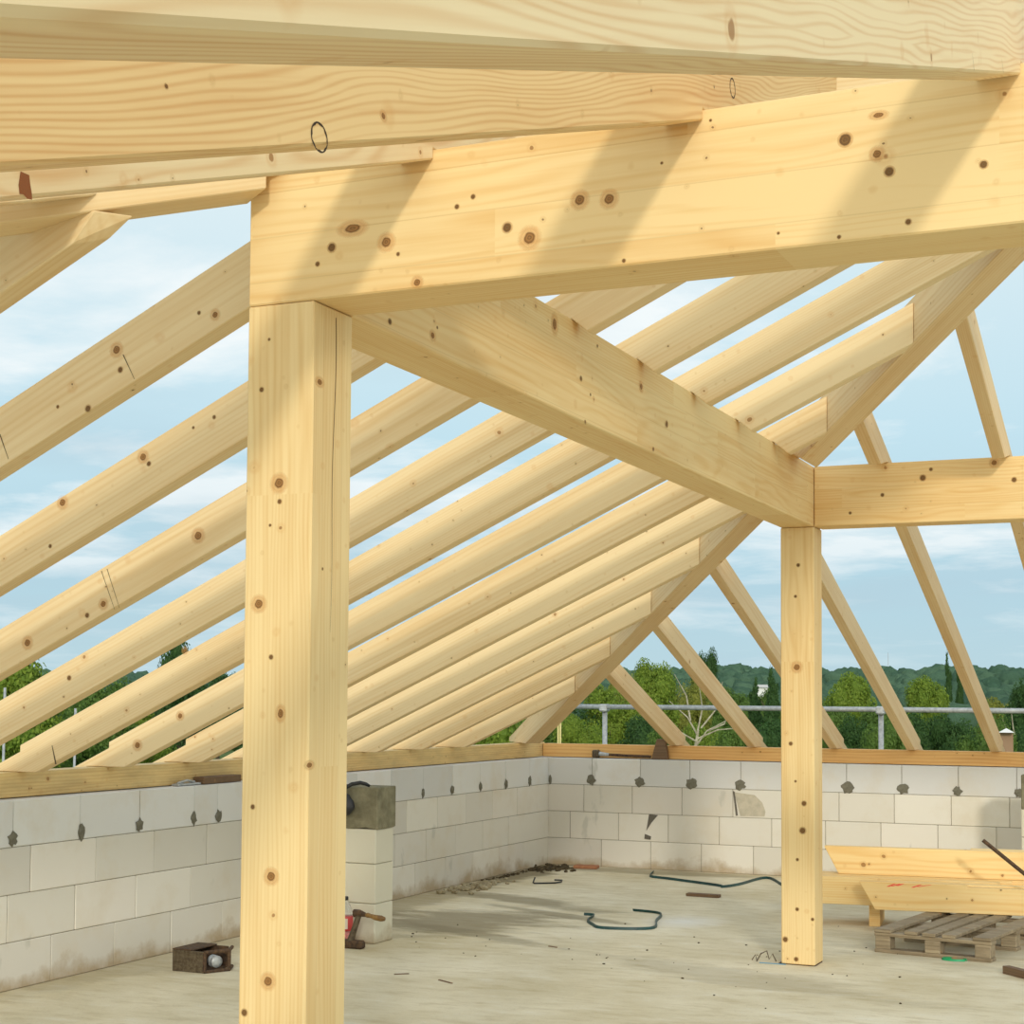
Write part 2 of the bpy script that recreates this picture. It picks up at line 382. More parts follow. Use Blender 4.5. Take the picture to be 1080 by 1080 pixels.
# smear, chip and scrape marks seen on the back wall
def patch(poly, mat, name, parent, y=Yw-.004):
    bm = bmesh.new(); a = [bm.verts.new((px, y, pz)) for px, pz in poly]; b_ = [bm.verts.new((px, y+.006, pz)) for px, pz in poly]
    bm.faces.new(a); bm.faces.new(b_[::-1])
    for i in range(len(a)): bm.faces.new((a[i], b_[i], b_[(i+1) % len(a)], a[(i+1) % len(a)]))
    bmesh.ops.recalc_face_normals(bm, faces=bm.faces)
    return obj(name, bm, mat, parent)
M_SMEAR = plain('thin_mortar_smear', s2l(196, 186, 164), .9, col2=s2l(178, 170, 150), nscale=20, spec=.1)
M_CHIP = plain('dark_chip_edge', s2l(104, 98, 88), .9, spec=.1)
patch([(-4.115, .725), (-3.93, .705), (-3.86, .64), (-3.83, .56), (-3.84, .52), (-4.06, .515)], M_SMEAR, 'mortar_smear', wb_, Yw-.0035)
patch([(-4.128, .735), (-4.112, .73), (-4.083, .52), (-4.10, .515)], M_CHIP, 'chipped_edge', wb_)
patch([(-4.92, .50), (-4.835, .495), (-4.90, .42), (-4.945, .35)], M_CHIP, 'chipped_corner', wb_)
patch([(-4.96, .32), (-4.90, .30), (-4.905, .27), (-4.965, .275)], M_CHIP, 'chipped_corner', wb_)

def pier(loc, wx, wy, label):
    r = empty('block_pier', loc); tag(r, label, 'pier')
    for q in range(3):
        bm = bmesh.new(); lay = None
        t = bmesh.new(); add_box(t, -wx, 0, 0, wy, q*.25+.002, (q+1)*.25-.001 - (.03 if q == 2 else 0), .005)
        l2 = t.loops.layers.color.new('tone'); c = Vector(s2l(236, 233, 222))*random.uniform(.97, 1.02)
        for f in t.faces:
            for lp in f.loops: lp[l2] = (c.x, c.y, c.z, 1)
        me = bpy.data.meshes.new('tmp'); t.to_mesh(me); t.free(); bm.from_mesh(me); bpy.data.meshes.remove(me)
        obj('block', bm, [M_BLOCK], r)
    bm = bmesh.new(); add_box(bm, -wx+.002, .012, -.004, wy+.01, .722, .985, .006)
    bmesh.ops.subdivide_edges(bm, edges=bm.edges[:], cuts=4, use_grid_fill=True)
    for v in bm.verts:
        if v.co.z < .95: v.co += Vector((0, -1, 0))*.004*noise.noise(v.co*18) + Vector((0, 0, .012*noise.noise(v.co*9+Vector((3,0,0)))))
    h = obj('concrete_head', bm, M_PLASTER, r); tag(h, 'rough grey cast concrete head')
    return r
pier((-4.981, 9.063, 0), .42, .235, 'white block pier with grey concrete head standing behind the near post')
pier((-1.10, 13.173, 0), .44, .24, 'white block pier with grey concrete head at the right edge behind the timber stack')

# wall plates (timber laid along the wall tops)
o = timber('wall_plate', [(0, 0), (Yw+.14+1.3, 0), (Yw+.14+1.3, .135), (0, .135)], [(0, 0), (Yw+.08+1.3, 0), (Yw+.08+1.3, .135), (0, .135)], .14, (Xw-.10, -1.3, 1.004), (0, 1), 0, W_PLATE)
tag(o, 'long weathered timber plate lying on the left block wall', 'wall plate', 'timber plates on the wall tops')
o = timber('wall_plate', [(0, 0), (10, 0), (10, .122), (0, .122)], [(0, 0), (10, 0), (10, .122), (0, .122)], .14, (Xw-.095, Yw+.085, 1.004), (1, 0), 0, W_PLATE2)
tag(o, 'orange-brown timber plate lying on the back block wall', 'wall plate', 'timber plates on the wall tops')

# ------------------------------------------------------------------ posts and purlins
ORD = ['first', 'second', 'third', 'fourth', 'fifth', 'sixth', 'seventh', 'eighth', 'ninth', 'tenth', 'eleventh', 'twelfth', 'thirteenth']
KEY = {}
def post(x, y, label, crack):
    mtx = Matrix(((0,1,0,x),(0,0,1,y),(1,0,0,.006),(0,0,0,1)))   # local x runs up the post
    bm = bmesh.new(); add_box(bm, 0, zb-.008, 0, .2, 0, .2, .004)
    o = obj('timber_post', bm, W_POST, mtx=mtx)
    tag(o, label, 'post', 'square posts under the purlins')
    KEY['near_post' if crack else 'far_post'] = o
    if crack:
        bm = bmesh.new(); n = 26
        zz = [1.72 + (zb-1.75)*i/n for i in range(n+1)]
        yv = [.105 + .006*math.sin(z*3)+.004*math.sin(z*11) for z in zz]
        wd = [.0003+.0011*min(1, (z-1.7)*1.6) for z in zz]
        a = [bm.verts.new((z, .2008, y_-w_)) for z, y_, w_ in zip(zz, yv, wd)]; b2 = [bm.verts.new((z, .2008, y_+w_)) for z, y_, w_ in zip(zz, yv, wd)]
        for i in range(n): bm.faces.new((a[i], b2[i], b2[i+1], a[i+1]))
        c = obj('drying_crack', bm, M_CHECK, o); tag(c, 'long thin drying crack up the right face')
    return o
post(Xn, Yn, 'thick square spruce post close up on the left, cut off by the frame bottom', True)
post(Xf, Yf, 'far square spruce post standing whole on the concrete, right of centre', False)

def prism_x(name, section, length, mtx, mat):
    bm = bmesh.new()
    A = [bm.verts.new((0, y, z)) for y, z in section]; B = [bm.verts.new((length, y, z)) for y, z in section]
    bm.faces.new(A); bm.faces.new(B[::-1]); n = len(A)
    for i in range(n): bm.faces.new((A[i], B[i], B[(i+1) % n], A[(i+1) % n]))
    bmesh.ops.recalc_face_normals(bm, faces=bm.faces)
    bmesh.ops.bevel(bm, geom=bm.edges[:], offset=.004, segments=1, affect='EDGES')
    return obj(name, bm, mat, mtx=mtx)
TOP = zb + HF
# near purlin across the view
o = prism_x('purlin', [(0, 0), (.2, 0), (.2, HN), (0, HN)], 4.4, Matrix.Translation((Xn, Yn, zb)), W_GLULAM)
KEY['near_purlin'] = o; tag(o, 'large near glulam purlin across the upper right on the near post', 'purlin', 'purlins joining the posts')
# middle purlin running away, bevelled on top to the left slope
d = Vector((Xf-Xn, Yf-Yn, 0)); ln = (Vector((Xf, Yf, 0)) - Vector((Xn, Yn+.202, 0))).length - .0
cdir = (Vector((Xf, Yf, 0)) - Vector((Xn, Yn+.202, 0))).normalized()
mt = frame_mtx((Xn+.2, Yn+.203, zb), (cdir.x, cdir.y), 0)
o = prism_x('purlin', [(0, 0), (.2, 0), (.2, HF-.2*TB), (0, HF)], ln+.195, mt, W_GLULAM)
KEY['mid_purlin'] = o; tag(o, 'middle glulam purlin receding from the near post to the far post', 'purlin', 'purlins joining the posts')
# far purlin across
o = prism_x('purlin', [(0, 0), (.2, 0), (.2, HF-.2*TG), (0, HF)], 4.6, Matrix.Translation((Xf+.203, Yf, zb)), W_GLULAM)
KEY['far_purlin'] = o; tag(o, 'far glulam purlin running right from the top of the far post', 'purlin', 'purlins joining the posts')

# ------------------------------------------------------------------ rafters
def hip_far_x(Y, side):            # x of a side face of the far hip at a given y (-1 left, +1 right)
    u = (Yw + side*math.cos(HD)*HW/2 - Y)/math.sin(HD)
    return Xw + HX0 + u*math.cos(HD) + side*math.sin(HD)*HW/2
def hip_far_y(X, side):
    u = (X - (Xw + HX0 + side*math.sin(HD)*HW/2))/math.cos(HD)
    return Yw + side*math.cos(HD)*HW/2 - u*math.sin(HD)
def hip_near_x(Y, side):           # side -1: left/back face, +1: right/front face
    u = (Y - (Yn - side*math.cos(NA)*NW/2))/math.sin(NA)
    return NX0 + side*math.sin(NA)*NW/2 + u*math.cos(NA)
def hip_near_y(X, side):
    u = (X - (NX0 + side*math.sin(NA)*NW/2))/math.cos(NA)
    return Yn - side*math.cos(NA)*NW/2 + u*math.sin(NA)

def rafter_profile(t, h, tail, step, pl0, pl1, seat, end, notch=None, heel=.82):
    """outline (run, height) with the bottom line through 0,0; seat = height of the plate top over that line's origin"""
    f = lambda a: a*t
    p = [(tail, f(tail)+.02), (pl0, f(pl0)), (pl0, seat), (seat/t if seat > 0 else pl1, seat)]
    if notch and notch[0] < end - .02:
        a0, a1, dz = notch
        p += [(a0, f(a0)), (a0, f(a0)+dz)]
        a2 = a1 + dz/(t + (heel if t > .4 else .2))
        if a2 < end - .02: p += [(a1, f(a1)+dz), (a2, f(a2)), (end, f(end))]
        else: p += [(end, f(end)+dz)]
    else: p += [(end, f(end))]
    p += [(end, f(end)+h), (step, f(step)+h), (step, f(step)+h-.035), (tail, f(tail)+h-.035)]
    return p

HR, WR, S0 = .1955, .0767, .75645
n_left = 13
for i in range(0, 13):
    Y = 7.6945 + (i-6)*S0
    prof = []
    for y in (Y, Y+WR):
        end = min(hip_far_x(y, -1), hip_near_x(y, -1)) - .003 - Xw
        tt = (y - Yn)/(Yf - Yn); xl = Xn + (Xf-Xn)*tt
        nt_ = None
        if Yn - .02 < Y < Yf + .15:
            zR = (xl+.2 - Xw)*TB + zr
            nt_ = (xl - .004 - Xw, xl + .199 - Xw, TOP - zR + .002)
        prof.append(rafter_profile(TB, HR, -.78, -.085, -.242, -.098, PT+.001 - zr, end, nt_))
    if len(prof[0]) != len(prof[1]): prof[1] = [(a, z) for a, z in prof[0]]
    if i == 0:                       # the corner rafter runs on a little below the near hip
        for q in prof:
            e = q[-4][0]; zl = 2.745 - zr
            tp_ = q[-4]; q[-4:-3] = [(e, zl), tp_]; q[-6:-5] = [(e+.13, (e+.13)*TB), (e+.20, zl)]
    o = timber('rafter', prof[0], prof[1], WR, (Xw, Y, zr), (1, 0), math.atan(TB), W_RAFTER)
    k = 12 - i; KEY['R%d' % i] = o
    lab = ['shortest pale spruce rafter of the left slope, nearest the far wall corner',
           'second shortest rafter of the left slope, counted from the far corner',
           'third rafter of the left slope, counted from the far corner',
           'fourth rafter of the left slope from the far corner, its end above the lower hip',
           'fifth rafter of the left slope, counted from the far wall corner',
           'sixth rafter of the left slope, meeting the hip beside the far post head',
           'seventh left-slope rafter from the far corner, cut end visible high on the hip',
           'eighth left-slope rafter from the far corner, running behind the near purlin',
           'ninth left-slope rafter from the far corner, passing over the middle purlin',
           'tenth left-slope rafter from the far corner, its lower end out of frame left',
           'wide left-slope rafter passing second below the purlin end at the near post',
           'topmost whole rafter at the left, meeting the near purlin end above the post',
           'rafter in the upper left corner with orange underside, tucked under the near hip'][k]
    tag(o, lab, 'rafter', 'rafters of the left roof slope')

HG, WB = .1762, .0709
xb = [-4.6695, -3.9336, -3.196, -2.5258, -1.8294, -1.1474]
labs = ['shortest back rafter, leaning up to the hip just right of the wall corner',
        'second back rafter from the wall corner, crossing the guard rail left of the far post',
        'third back rafter from the corner, its foot just right of the far post',
        'fourth back rafter from the corner, between the far post and the round tree',
        'fifth back rafter from the corner, crossing behind the far purlin',
        'rightmost back rafter, steep with an orange face above the far purlin']
for i, X in enumerate(xb):
    prof = []
    for x in (X-WB, X):
        end = Yw - hip_far_y(x, 1) - .003
        prof.append(rafter_profile(TG, HG, -.8, -.30, -.226, -.083, PT-.012 - zg, end, (Yw-Yf-.204, Yw-Yf+.004, TOP-(zg+(Yw-Yf)*TG)+.002), .15))
    # seat sits just over the lower back plate
    prof = [[(a, z) for a, z in q] for q in prof]
    for q in prof:
        q[2] = (q[2][0], 1.129 - zg); q[3] = (-.02, 1.129 - zg); q[3] = ((1.129-zg)/TG, 1.129-zg)
    if len(prof[0]) != len(prof[1]): prof[1] = list(prof[0])
    o = timber('rafter', prof[0], prof[1], WB, (X-WB, Yw, zg), (0, -1), math.atan(TG), W_BACK)
    tag(o, labs[i], 'rafter', 'rafters of the back roof slope')

WF = .0946; HFR = .205
labs = ['nearest rafter of the front slope, filling the very top of the picture',
        'middle front-slope rafter with bold wavy grain and dark ringed knots, second from top',
        'slim front-slope rafter with a resin-stained knot, third from the top edge',
        'thin strip of a short front-slope rafter wedged above the near hip, upper left edge']
for i, X in enumerate((-.403, -1.1137, -1.816, -2.535)):
    prof = []
    for x in (X, X-WF):
        end = hip_near_y(x, 1) - .004 - Yn
        f = lambda a: a*TD
        zt = zb + HN + .001 - zf
        if i == 3: prof.append([(-5.6, f(-5.6)), (end, f(end)), (end, f(end)+HFR), (-5.6, f(-5.6)+HFR)]); continue
        prof.append([(-5.6, f(-5.6)), (-.002, f(-.002)), (-.002, zt), (zt/TD, zt), (end, f(end)), (end, f(end)+HFR), (-5.6, f(-5.6)+HFR)])
    o = timber('rafter', prof[0], prof[1], WF, (X, Yn, zf + (.022 if i == 3 else 0)), (0, 1), math.atan(TD), W_FRONT2 if i == 1 else W_FRONT, bev=.004)
    tag(o, labs[i], 'rafter', 'rafters of the front roof slope')
    KEY['front_rafter%d' % i] = o

# far hip
HH = .218
f = lambda u: HZ0 + u*HSL
p = [(.10, PT+.003), ((PT+.003-HZ0)/HSL, PT+.003), (apex_u, f(apex_u)), (apex_u, f(apex_u)+HH), (.10, f(.10)+HH)]
c = (math.cos(HD), -math.sin(HD)); n = (-c[1], c[0])
def notched(u_in, u_out, up_, dl): return p[:2] + [(u_in, f(u_in)), (u_in, f(u_in)+up_), (u_out, f(u_out)+up_), (u_out+dl, f(u_out+dl))] + p[2:]
pA, pB = notched(6.30, 6.64, .102, .147), notched(6.12, 6.457, .155, .223)
o = timber('hip_rafter', pA, pB, HW, (Xw+HX0 - n[0]*HW/2, Yw - n[1]*HW/2, 0), c, math.atan(HSL), W_BACK)
tag(o, 'heavy hip rafter climbing from the far wall corner past the far post', 'rafter', 'hip rafters at the roof corners')
# near hip
f = lambda u: NZ0 + u*NSL
zt = zb + HN + .002
u0 = -.02
p = [(-5.9, f(-5.9)), (u0, f(u0)), (u0, zt), ((zt-NZ0)/NSL, zt), (apex_t, f(apex_t)), (apex_t, f(apex_t)+.24), (-5.9, f(-5.9)+.24)]
c = (math.cos(NA), math.sin(NA)); n = (-c[1], c[0])
o = timber('hip_rafter', p, p, NW, (NX0 - n[0]*NW/2, Yn - n[1]*NW/2, 0), c, math.atan(NSL), W_RAFTER)
tag(o, 'near hip rafter at upper left, ending on the near purlin above the post', 'rafter', 'hip rafters at the roof corners')

# ------------------------------------------------------------------ knots and pencil marks that show on the timbers
KN = [
 ('near_purlin', -0.7823, 3.5669, 2.8132, 0.0138, 0, 1),
 ('near_purlin', -0.708, 3.5669, 2.8588, 0.0074, 1, 0.7),
 ('near_purlin', -0.7116, 3.5669, 2.7714, 0.0084, 1, 1),
 ('near_purlin', -0.6846, 3.5669, 2.7284, 0.0105, 0, 1),
 ('near_purlin', -0.4822, 3.5669, 2.7181, 0.0082, 0, 1),
 ('near_purlin', -1.4218, 3.5669, 2.7535, 0.0114, 1, 1),
 ('near_purlin', -1.3465, 3.5669, 2.7467, 0.0113, 1, 1),
 ('near_purlin', -1.5528, 3.5669, 2.6758, 0.0138, 1, 1),
 ('near_purlin', -1.0957, 3.5669, 2.9018, 0.0033, 0, 1),
 ('near_purlin', -1.2148, 3.5669, 2.8167, 0.0033, 0, 1),
 ('near_purlin', -0.6438, 3.5669, 2.6109, 0.0063, 0, 1),
 ('near_purlin', -0.7969, 3.5669, 2.5941, 0.0042, 0, 1),
 ('near_purlin', -1.3088, 3.5669, 2.5941, 0.0045, 0, 1),
 ('near_purlin', -0.9355, 3.5669, 2.6182, 0.0032, 0, 1),
 ('near_purlin', -2.1071, 3.5669, 2.7125, 0.011, 0, 1),
 ('near_purlin', -1.948, 3.5669, 2.7087, 0.012, 1, 1),
 ('near_purlin', -1.9137, 3.5669, 2.6746, 0.0048, 0, 1),
 ('near_purlin', -2.1488, 3.5669, 2.6737, 0.0061, 0, 1),
 ('near_purlin', -2.0462, 3.5669, 2.7551, 0.0146, 1, 0.7),
 ('near_purlin', -1.8591, 3.5669, 2.5966, 0.0083, 1, 1),
 ('near_purlin', -1.7056, 3.5669, 2.7961, 0.0059, 0, 1),
 ('near_purlin', -1.7498, 3.5669, 2.7763, 0.0059, 0, 1),
 ('near_purlin', -1.6124, 3.5669, 2.7082, 0.0116, 0, 1),
 ('near_post', -2.256, 3.5669, 2.1103, 0.0123, 1, 1),
 ('near_post', -2.2536, 3.5669, 2.0623, 0.0061, 0, 1),
 ('near_post', -2.3133, 3.5669, 2.3586, 0.0062, 0, 1),
 ('near_post', -2.2922, 3.5669, 2.4894, 0.0037, 0, 1),
 ('near_post', -2.3127, 3.5669, 1.7978, 0.0111, 1, 1),
 ('near_post', -2.2729, 3.5669, 1.6599, 0.0061, 0, 1),
 ('near_post', -2.242, 3.5669, 1.5146, 0.0073, 1, 1.5),
 ('near_post', -2.2814, 3.5669, 2.0017, 0.0037, 0, 1),
 ('near_post', -2.322, 3.5669, 1.2734, 0.0061, 0, 1),
 ('near_post', -2.3386, 3.5669, 0.7467, 0.0085, 0, 1),
 ('near_post', -2.2685, 3.5669, 0.8316, 0.0109, 1, 1),
 ('near_post', -2.2637, 3.5669, 1.0979, 0.0109, 1, 1),
 ('near_post', -2.1584, 3.5997, 2.3731, 0.0086, 1, 0.8),
 ('near_post', -2.1584, 3.572, 1.3843, 0.0085, 1, 0.7),
 ('near_post', -2.1584, 3.6256, 1.8895, 0.0037, 0, 1),
 ('far_post', -2.3318, 9.4536, 0.9476, 0.014, 0, 1),
 ('far_post', -2.3407, 9.4536, 0.7885, 0.0178, 0, 1),
 ('far_post', -2.4105, 9.4536, 1.2974, 0.0112, 0, 1),
 ('far_post', -2.3723, 9.4536, 0.6174, 0.0084, 0, 1),
 ('far_post', -2.3825, 9.4536, 1.0763, 0.0067, 0, 1),
 ('far_post', -2.4454, 9.4536, 0.1468, 0.0145, 0, 1),
 ('far_post', -2.3741, 9.4536, 0.3272, 0.01, 0, 1),
 ('far_post', -2.381, 9.4536, 0.0358, 0.0122, 0, 1),
 ('far_post', -2.2829, 9.4536, 0.2736, 0.0089, 0, 1),
 ('far_post', -2.363, 9.4536, 2.3553, 0.0101, 0, 1),
 ('far_post', -2.38, 9.4536, 2.1695, 0.0084, 0, 1),
 ('far_post', -2.373, 9.4536, 1.7493, 0.0168, 1, 1),
 ('far_purlin', -1.6323, 9.4536, 2.8399, 0.0164, 0, 1),
 ('far_purlin', -1.1259, 9.4536, 2.804, 0.0134, 0, 1),
 ('far_purlin', -1.8643, 9.4536, 2.7514, 0.0099, 0, 1),
 ('far_purlin', -2.0528, 9.4536, 2.6537, 0.0083, 0, 1),
 ('far_purlin', -1.5859, 9.4536, 2.887, 0.0098, 0, 1),
 ('far_purlin', -1.2342, 9.4536, 2.9067, 0.0134, 1, 1),
 ('mid_purlin', -2.1662, 3.9831, 2.6149, 0.008, 0, 1),
 ('mid_purlin', -2.1714, 4.2596, 2.6333, 0.0085, 1, 1),
 ('mid_purlin', -2.172, 4.2903, 2.6638, 0.0043, 0, 1),
 ('mid_purlin', -2.1901, 5.2476, 2.8806, 0.0134, 1, 1.4),
 ('mid_purlin', -2.1951, 5.5149, 2.7366, 0.0091, 0, 1),
 ('mid_purlin', -2.1971, 5.6164, 2.6944, 0.0053, 0, 1),
 ('mid_purlin', -2.2084, 6.2162, 2.833, 0.0116, 1, 1),
 ('mid_purlin', -2.2149, 6.5624, 2.7332, 0.013, 0, 1),
 ('mid_purlin', -2.196, 5.5619, 2.5823, 0.007, 0, 1),
 ('mid_purlin', -2.2114, 6.3776, 2.599, 0.0079, 0, 1),
 ('mid_purlin', -2.1985, 5.691, 2.8936, 0.0054, 0, 1),
 ('front_rafter', -1.1137, 1.5082, 2.2592, 0.0027, 0, 1),
 ('front_rafter', -1.1137, 2.0253, 2.3977, 0.0041, 1, 1),
]
KR = [
 ('R2', -3.5174, 4.6687, 2.4005, 0.0117, 1, 1),
 ('R2', -3.4923, 4.6687, 2.3755, 0.0084, 0, 1),
 ('R2', -3.8697, 4.6687, 2.254, 0.012, 1, 1),
 ('R2', -3.2197, 4.6687, 2.523, 0.0066, 0, 1),
 ('R2', -3.3059, 4.6687, 2.492, 0.005, 0, 1),
 ('R2', -3.9216, 4.6687, 2.0972, 0.0069, 0, 1),
 ('R1', -3.0517, 3.9122, 2.5934, 0.0114, 1, 1),
 ('R1', -3.0363, 3.9122, 2.5319, 0.0085, 0, 1),
 ('R1', -2.7004, 3.9122, 2.6677, 0.0083, 1, 1),
 ('R1', -3.2683, 3.9122, 2.4361, 0.0052, 0, 1),
 ('R1', -2.7568, 3.9122, 2.6785, 0.0056, 0, 1),
 ('R1', -3.1533, 3.9122, 2.4225, 0.01, 0, 1),
 ('R3', -4.275, 5.4251, 1.9351, 0.0118, 1, 1),
 ('R3', -4.6672, 5.4251, 1.7772, 0.014, 1, 1),
 ('R3', -4.3566, 5.4251, 1.8891, 0.0099, 0, 1),
 ('R3', -3.8099, 5.4251, 2.2024, 0.0153, 1, 1),
 ('R4', -5.063, 6.1816, 1.6387, 0.0113, 0, 1),
 ('R5', -4.9429, 6.938, 1.7907, 0.0098, 1, 1),
 ('R6', -5.507, 7.6945, 1.4424, 0.0135, 1, 1),
 ('R6', -5.8006, 7.6945, 1.2698, 0.0164, 1, 1),
]

def knot_mat(name, core, rim, halo, hr):
    m, nt, b = new_mat(name); tc = N(nt, 'ShaderNodeTexCoord'); l = N(nt, 'ShaderNodeVectorMath', operation='LENGTH')
    nz = N(nt, 'ShaderNodeTexNoise', Scale=2.2, Detail=2.0); L(nt, tc.outputs['Object'], nz.inputs['Vector'])
    L(nt, tc.outputs['Object'], l.inputs[0])
    r_ = math_n(nt, 'ADD', l.outputs['Value'], math_n(nt, 'MULTIPLY', math_n(nt, 'SUBTRACT', nz.outputs[0], .5), .22))
    col = ramp(nt, r_, [(0.0, core), (hr*.35, rim), (hr*.55, core), (hr, rim), (hr*1.25, halo), (1.0, halo)])
    al = ramp(nt, r_, [(hr, 1.0), (hr*1.2, .55), (min(.98, hr*1.5), .25), (min(.985, hr*1.75), .4), (.99, 0.0)])
    L(nt, col, b.inputs['Base Color']); b.inputs['Roughness'].default_value = .65; b.inputs['Specular IOR Level'].default_value = .2
    tr = N(nt, 'ShaderNodeBsdfTransparent'); mx = N(nt, 'ShaderNodeMixShader')
    L(nt, math_n(nt, 'MULTIPLY', al, .78), mx.inputs[0]); L(nt, tr.outputs[0], mx.inputs[1]); L(nt, b.outputs[0], mx.inputs[2]); L(nt, mx.outputs[0], nt.nodes['Material Output'].inputs['Surface'])
    return m
KM = [knot_mat('small_knot', s2l(132, 94, 50), s2l(92, 62, 32), s2l(206, 158, 94), .62), knot_mat('large_knot', s2l(172, 122, 66), s2l(116, 78, 40), s2l(214, 156, 88), .36)]
def disc_mesh(mat, name):
    bm = bmesh.new(); vs = [bm.verts.new((math.cos(2*PI*k/20), math.sin(2*PI*k/20), 0)) for k in range(20)]; bm.faces.new(vs)
    me = bpy.data.meshes.new(name); bm.to_mesh(me); bm.free(); me.materials.append(mat); return me
KD = [disc_mesh(KM[0], 'knot'), disc_mesh(KM[1], 'knot')]
skn = Vector((Yf-Yn, -(Xf-Xn), 0)).normalized()
def on_face(parent, pos, nrm, me, sx, sy, name='knot'):
    nrm = Vector(nrm).normalized(); z = Vector((0, 0, 1)); x = z.cross(nrm).normalized()
    c = Vector(pos) + nrm*.0007
    M = Matrix(((x.x, z.x, nrm.x, c.x), (x.y, z.y, nrm.y, c.y), (x.z, z.z, nrm.z, c.z), (0, 0, 0, 1))) @ Matrix.Diagonal((sx, sy, 1, 1))
    o = bpy.data.objects.new(name, me); C.objects.link(o); o.parent = parent; o.matrix_basis = parent.matrix_basis.inverted() @ M
    return o
for key, x, y, z, r, ty, asp in KN + KR:
    if key == 'front_rafter': par_, nn = KEY['front_rafter1'], (1, 0, 0)
    elif key == 'mid_purlin': par_, nn = KEY[key], skn; x += .0045
    elif key == 'near_post' and abs(x - Xn - .2) < .004 and y > Yn + .004: par_, nn = KEY[key], (1, 0, 0)
    else: par_, nn = KEY[key], (0, -1, 0)
    q = r*(2.5 if ty else 1.35)
    wide = 1.25 if key in ('mid_purlin', 'front_rafter') else 1.0
    on_face(par_, (x, y, z), nn, KD[ty], q*wide*(1/asp if asp < 1 else 1), q*asp, 'knot')
# bark-ringed knots and the resin stain on the front rafters
def ring_mesh():
    bm = bmesh.new(); n = 28; a = []; b_ = []
    for k in range(n):
        w_ = .86 + .05*math.sin(k*1.7); t_ = 2*PI*k/n
        a.append(bm.verts.new((math.cos(t_), math.sin(t_), 0))); b_.append(bm.verts.new((w_*math.cos(t_), w_*math.sin(t_), 0)))
    for k in range(n): bm.faces.new((a[k], a[(k+1) % n], b_[(k+1) % n], b_[k]))
    me = bpy.data.meshes.new('knot_ring'); bm.to_mesh(me); bm.free(); me.materials.append(plain('bark_ring', s2l(62, 46, 30), .9)); return me
RM = ring_mesh()
for pos, sx, sy in (([-1.1137, 1.8482, 2.3092], .022, .0205), ([-1.1137, 3.8074, 3.0653], .024, .025)):
    on_face(KEY['front_rafter1'], pos, (1, 0, 0), RM, sx, sy, 'knot_ring')
patch_m = plain('resin_stain', s2l(160, 88, 34), .4, col2=s2l(96, 52, 28), nscale=120)
bm = bmesh.new(); vs = [bm.verts.new((x_, y_, 0)) for x_, y_ in ((-.8, 1), (.7, 1), (.9, .3), (1.2, -.4), (1.3, -.95), (.4, -1.05), (-.2, -.8), (-.9, -.9), (-1.1, -.2))]; bm.faces.new(vs)
me = bpy.data.meshes.new('resin_stain'); bm.to_mesh(me); bm.free(); me.materials.append(patch_m)
o = on_face(KEY['front_rafter2'], (-1.8160, 2.0802, 2.3998), (1, 0, 0), me, .014, .020, 'resin_stain'); tag(o, 'reddish brown resin stain')
M_PENCIL = plain('pencil_line', s2l(92, 74, 52), .9)
def mark(parent, p0, p1, nrm, w=.0018, name='pencil_mark'):
    p0, p1, nrm = Vector(p0), Vector(p1), Vector(nrm); s_ = (p1-p0).cross(nrm).normalized()*w; inv = parent.matrix_basis.inverted()
    bm = bmesh.new(); bm.faces.new([bm.verts.new(inv @ (q + nrm*.0008)) for q in (p0-s_, p0+s_, p1+s_*.4, p1-s_*.4)])
    return obj(name, bm, M_PENCIL, parent)
mark(KEY['front_rafter0'], [-0.403, 2.8662, 2.66], [-0.403, 2.8451, 2.6825], (1, 0, 0), .0009, 'drying_crack')
mark(KEY['front_rafter0'], [-0.403, 3.2671, 2.7994], [-0.403, 3.2399, 2.8181], (1, 0, 0), .0009, 'drying_crack')
mark(KEY['R3'], [-4.2879, 5.4251, 2.0731], [-4.2165, 5.4251, 1.9106], (0, -1, 0), .0016)
mark(KEY['R3'], [-4.259, 5.4251, 2.0802], [-4.1927, 5.4251, 1.918], (0, -1, 0), .0016)
mark(KEY['R5'], [-5.7593, 6.938, 1.1879], [-5.7873, 6.938, 1.2884], (0, -1, 0), .005, 'drying_crack')
mark(KEY['R1'], [-3.0269, 3.9122, 2.577], [-2.9836, 3.9122, 2.4994], (0, -1, 0), .0016)
mark(KEY['R1'], [-3.4911, 3.9122, 2.3651], [-3.4552, 3.9122, 2.2862], (0, -1, 0), .002)

# ------------------------------------------------------------------ things on the slab
def rot_m(loc, rz): return Matrix.Translation(loc) @ Matrix.Rotation(rz, 4, 'Z')

# pallet
def pallet():
    r = empty('wooden_pallet', (-2.07, 10.17, 0), R(-9)); tag(r, 'weathered grey wooden pallet on the floor, half under the stacked timbers', 'pallet')
    W, D = .725, 1.2
    for x0, x1 in ((0, .105), (.19, .272), (.305, .387), (.425, .507), (.615, .725)):
        bm = bmesh.new(); add_box(bm, x0, x1, random.uniform(-.008, .006), D, .122, .144, .003); obj('top_board', bm, W_GREY, r)
    for y0 in (0.0, .53, D-.145):
        bm = bmesh.new(); add_box(bm, 0, W, y0+.004, y0+.104, .100, .1215, .003); obj('cross_board', bm, W_GREY, r)
        for x0 in (0.004, W/2-.045, W-.10):
            bm = bmesh.new(); add_box(bm, x0, x0+.095, y0+.006, y0+.10, .0225, .0995, .003); obj('block', bm, W_GREY, r)
    for y0 in (0.0, .53, D-.145):
        bm = bmesh.new(); add_box(bm, 0, W, y0+.002, y0+.10, .0, .022, .003); obj('bottom_board', bm, W_GREY, r)
    return r
pallet()

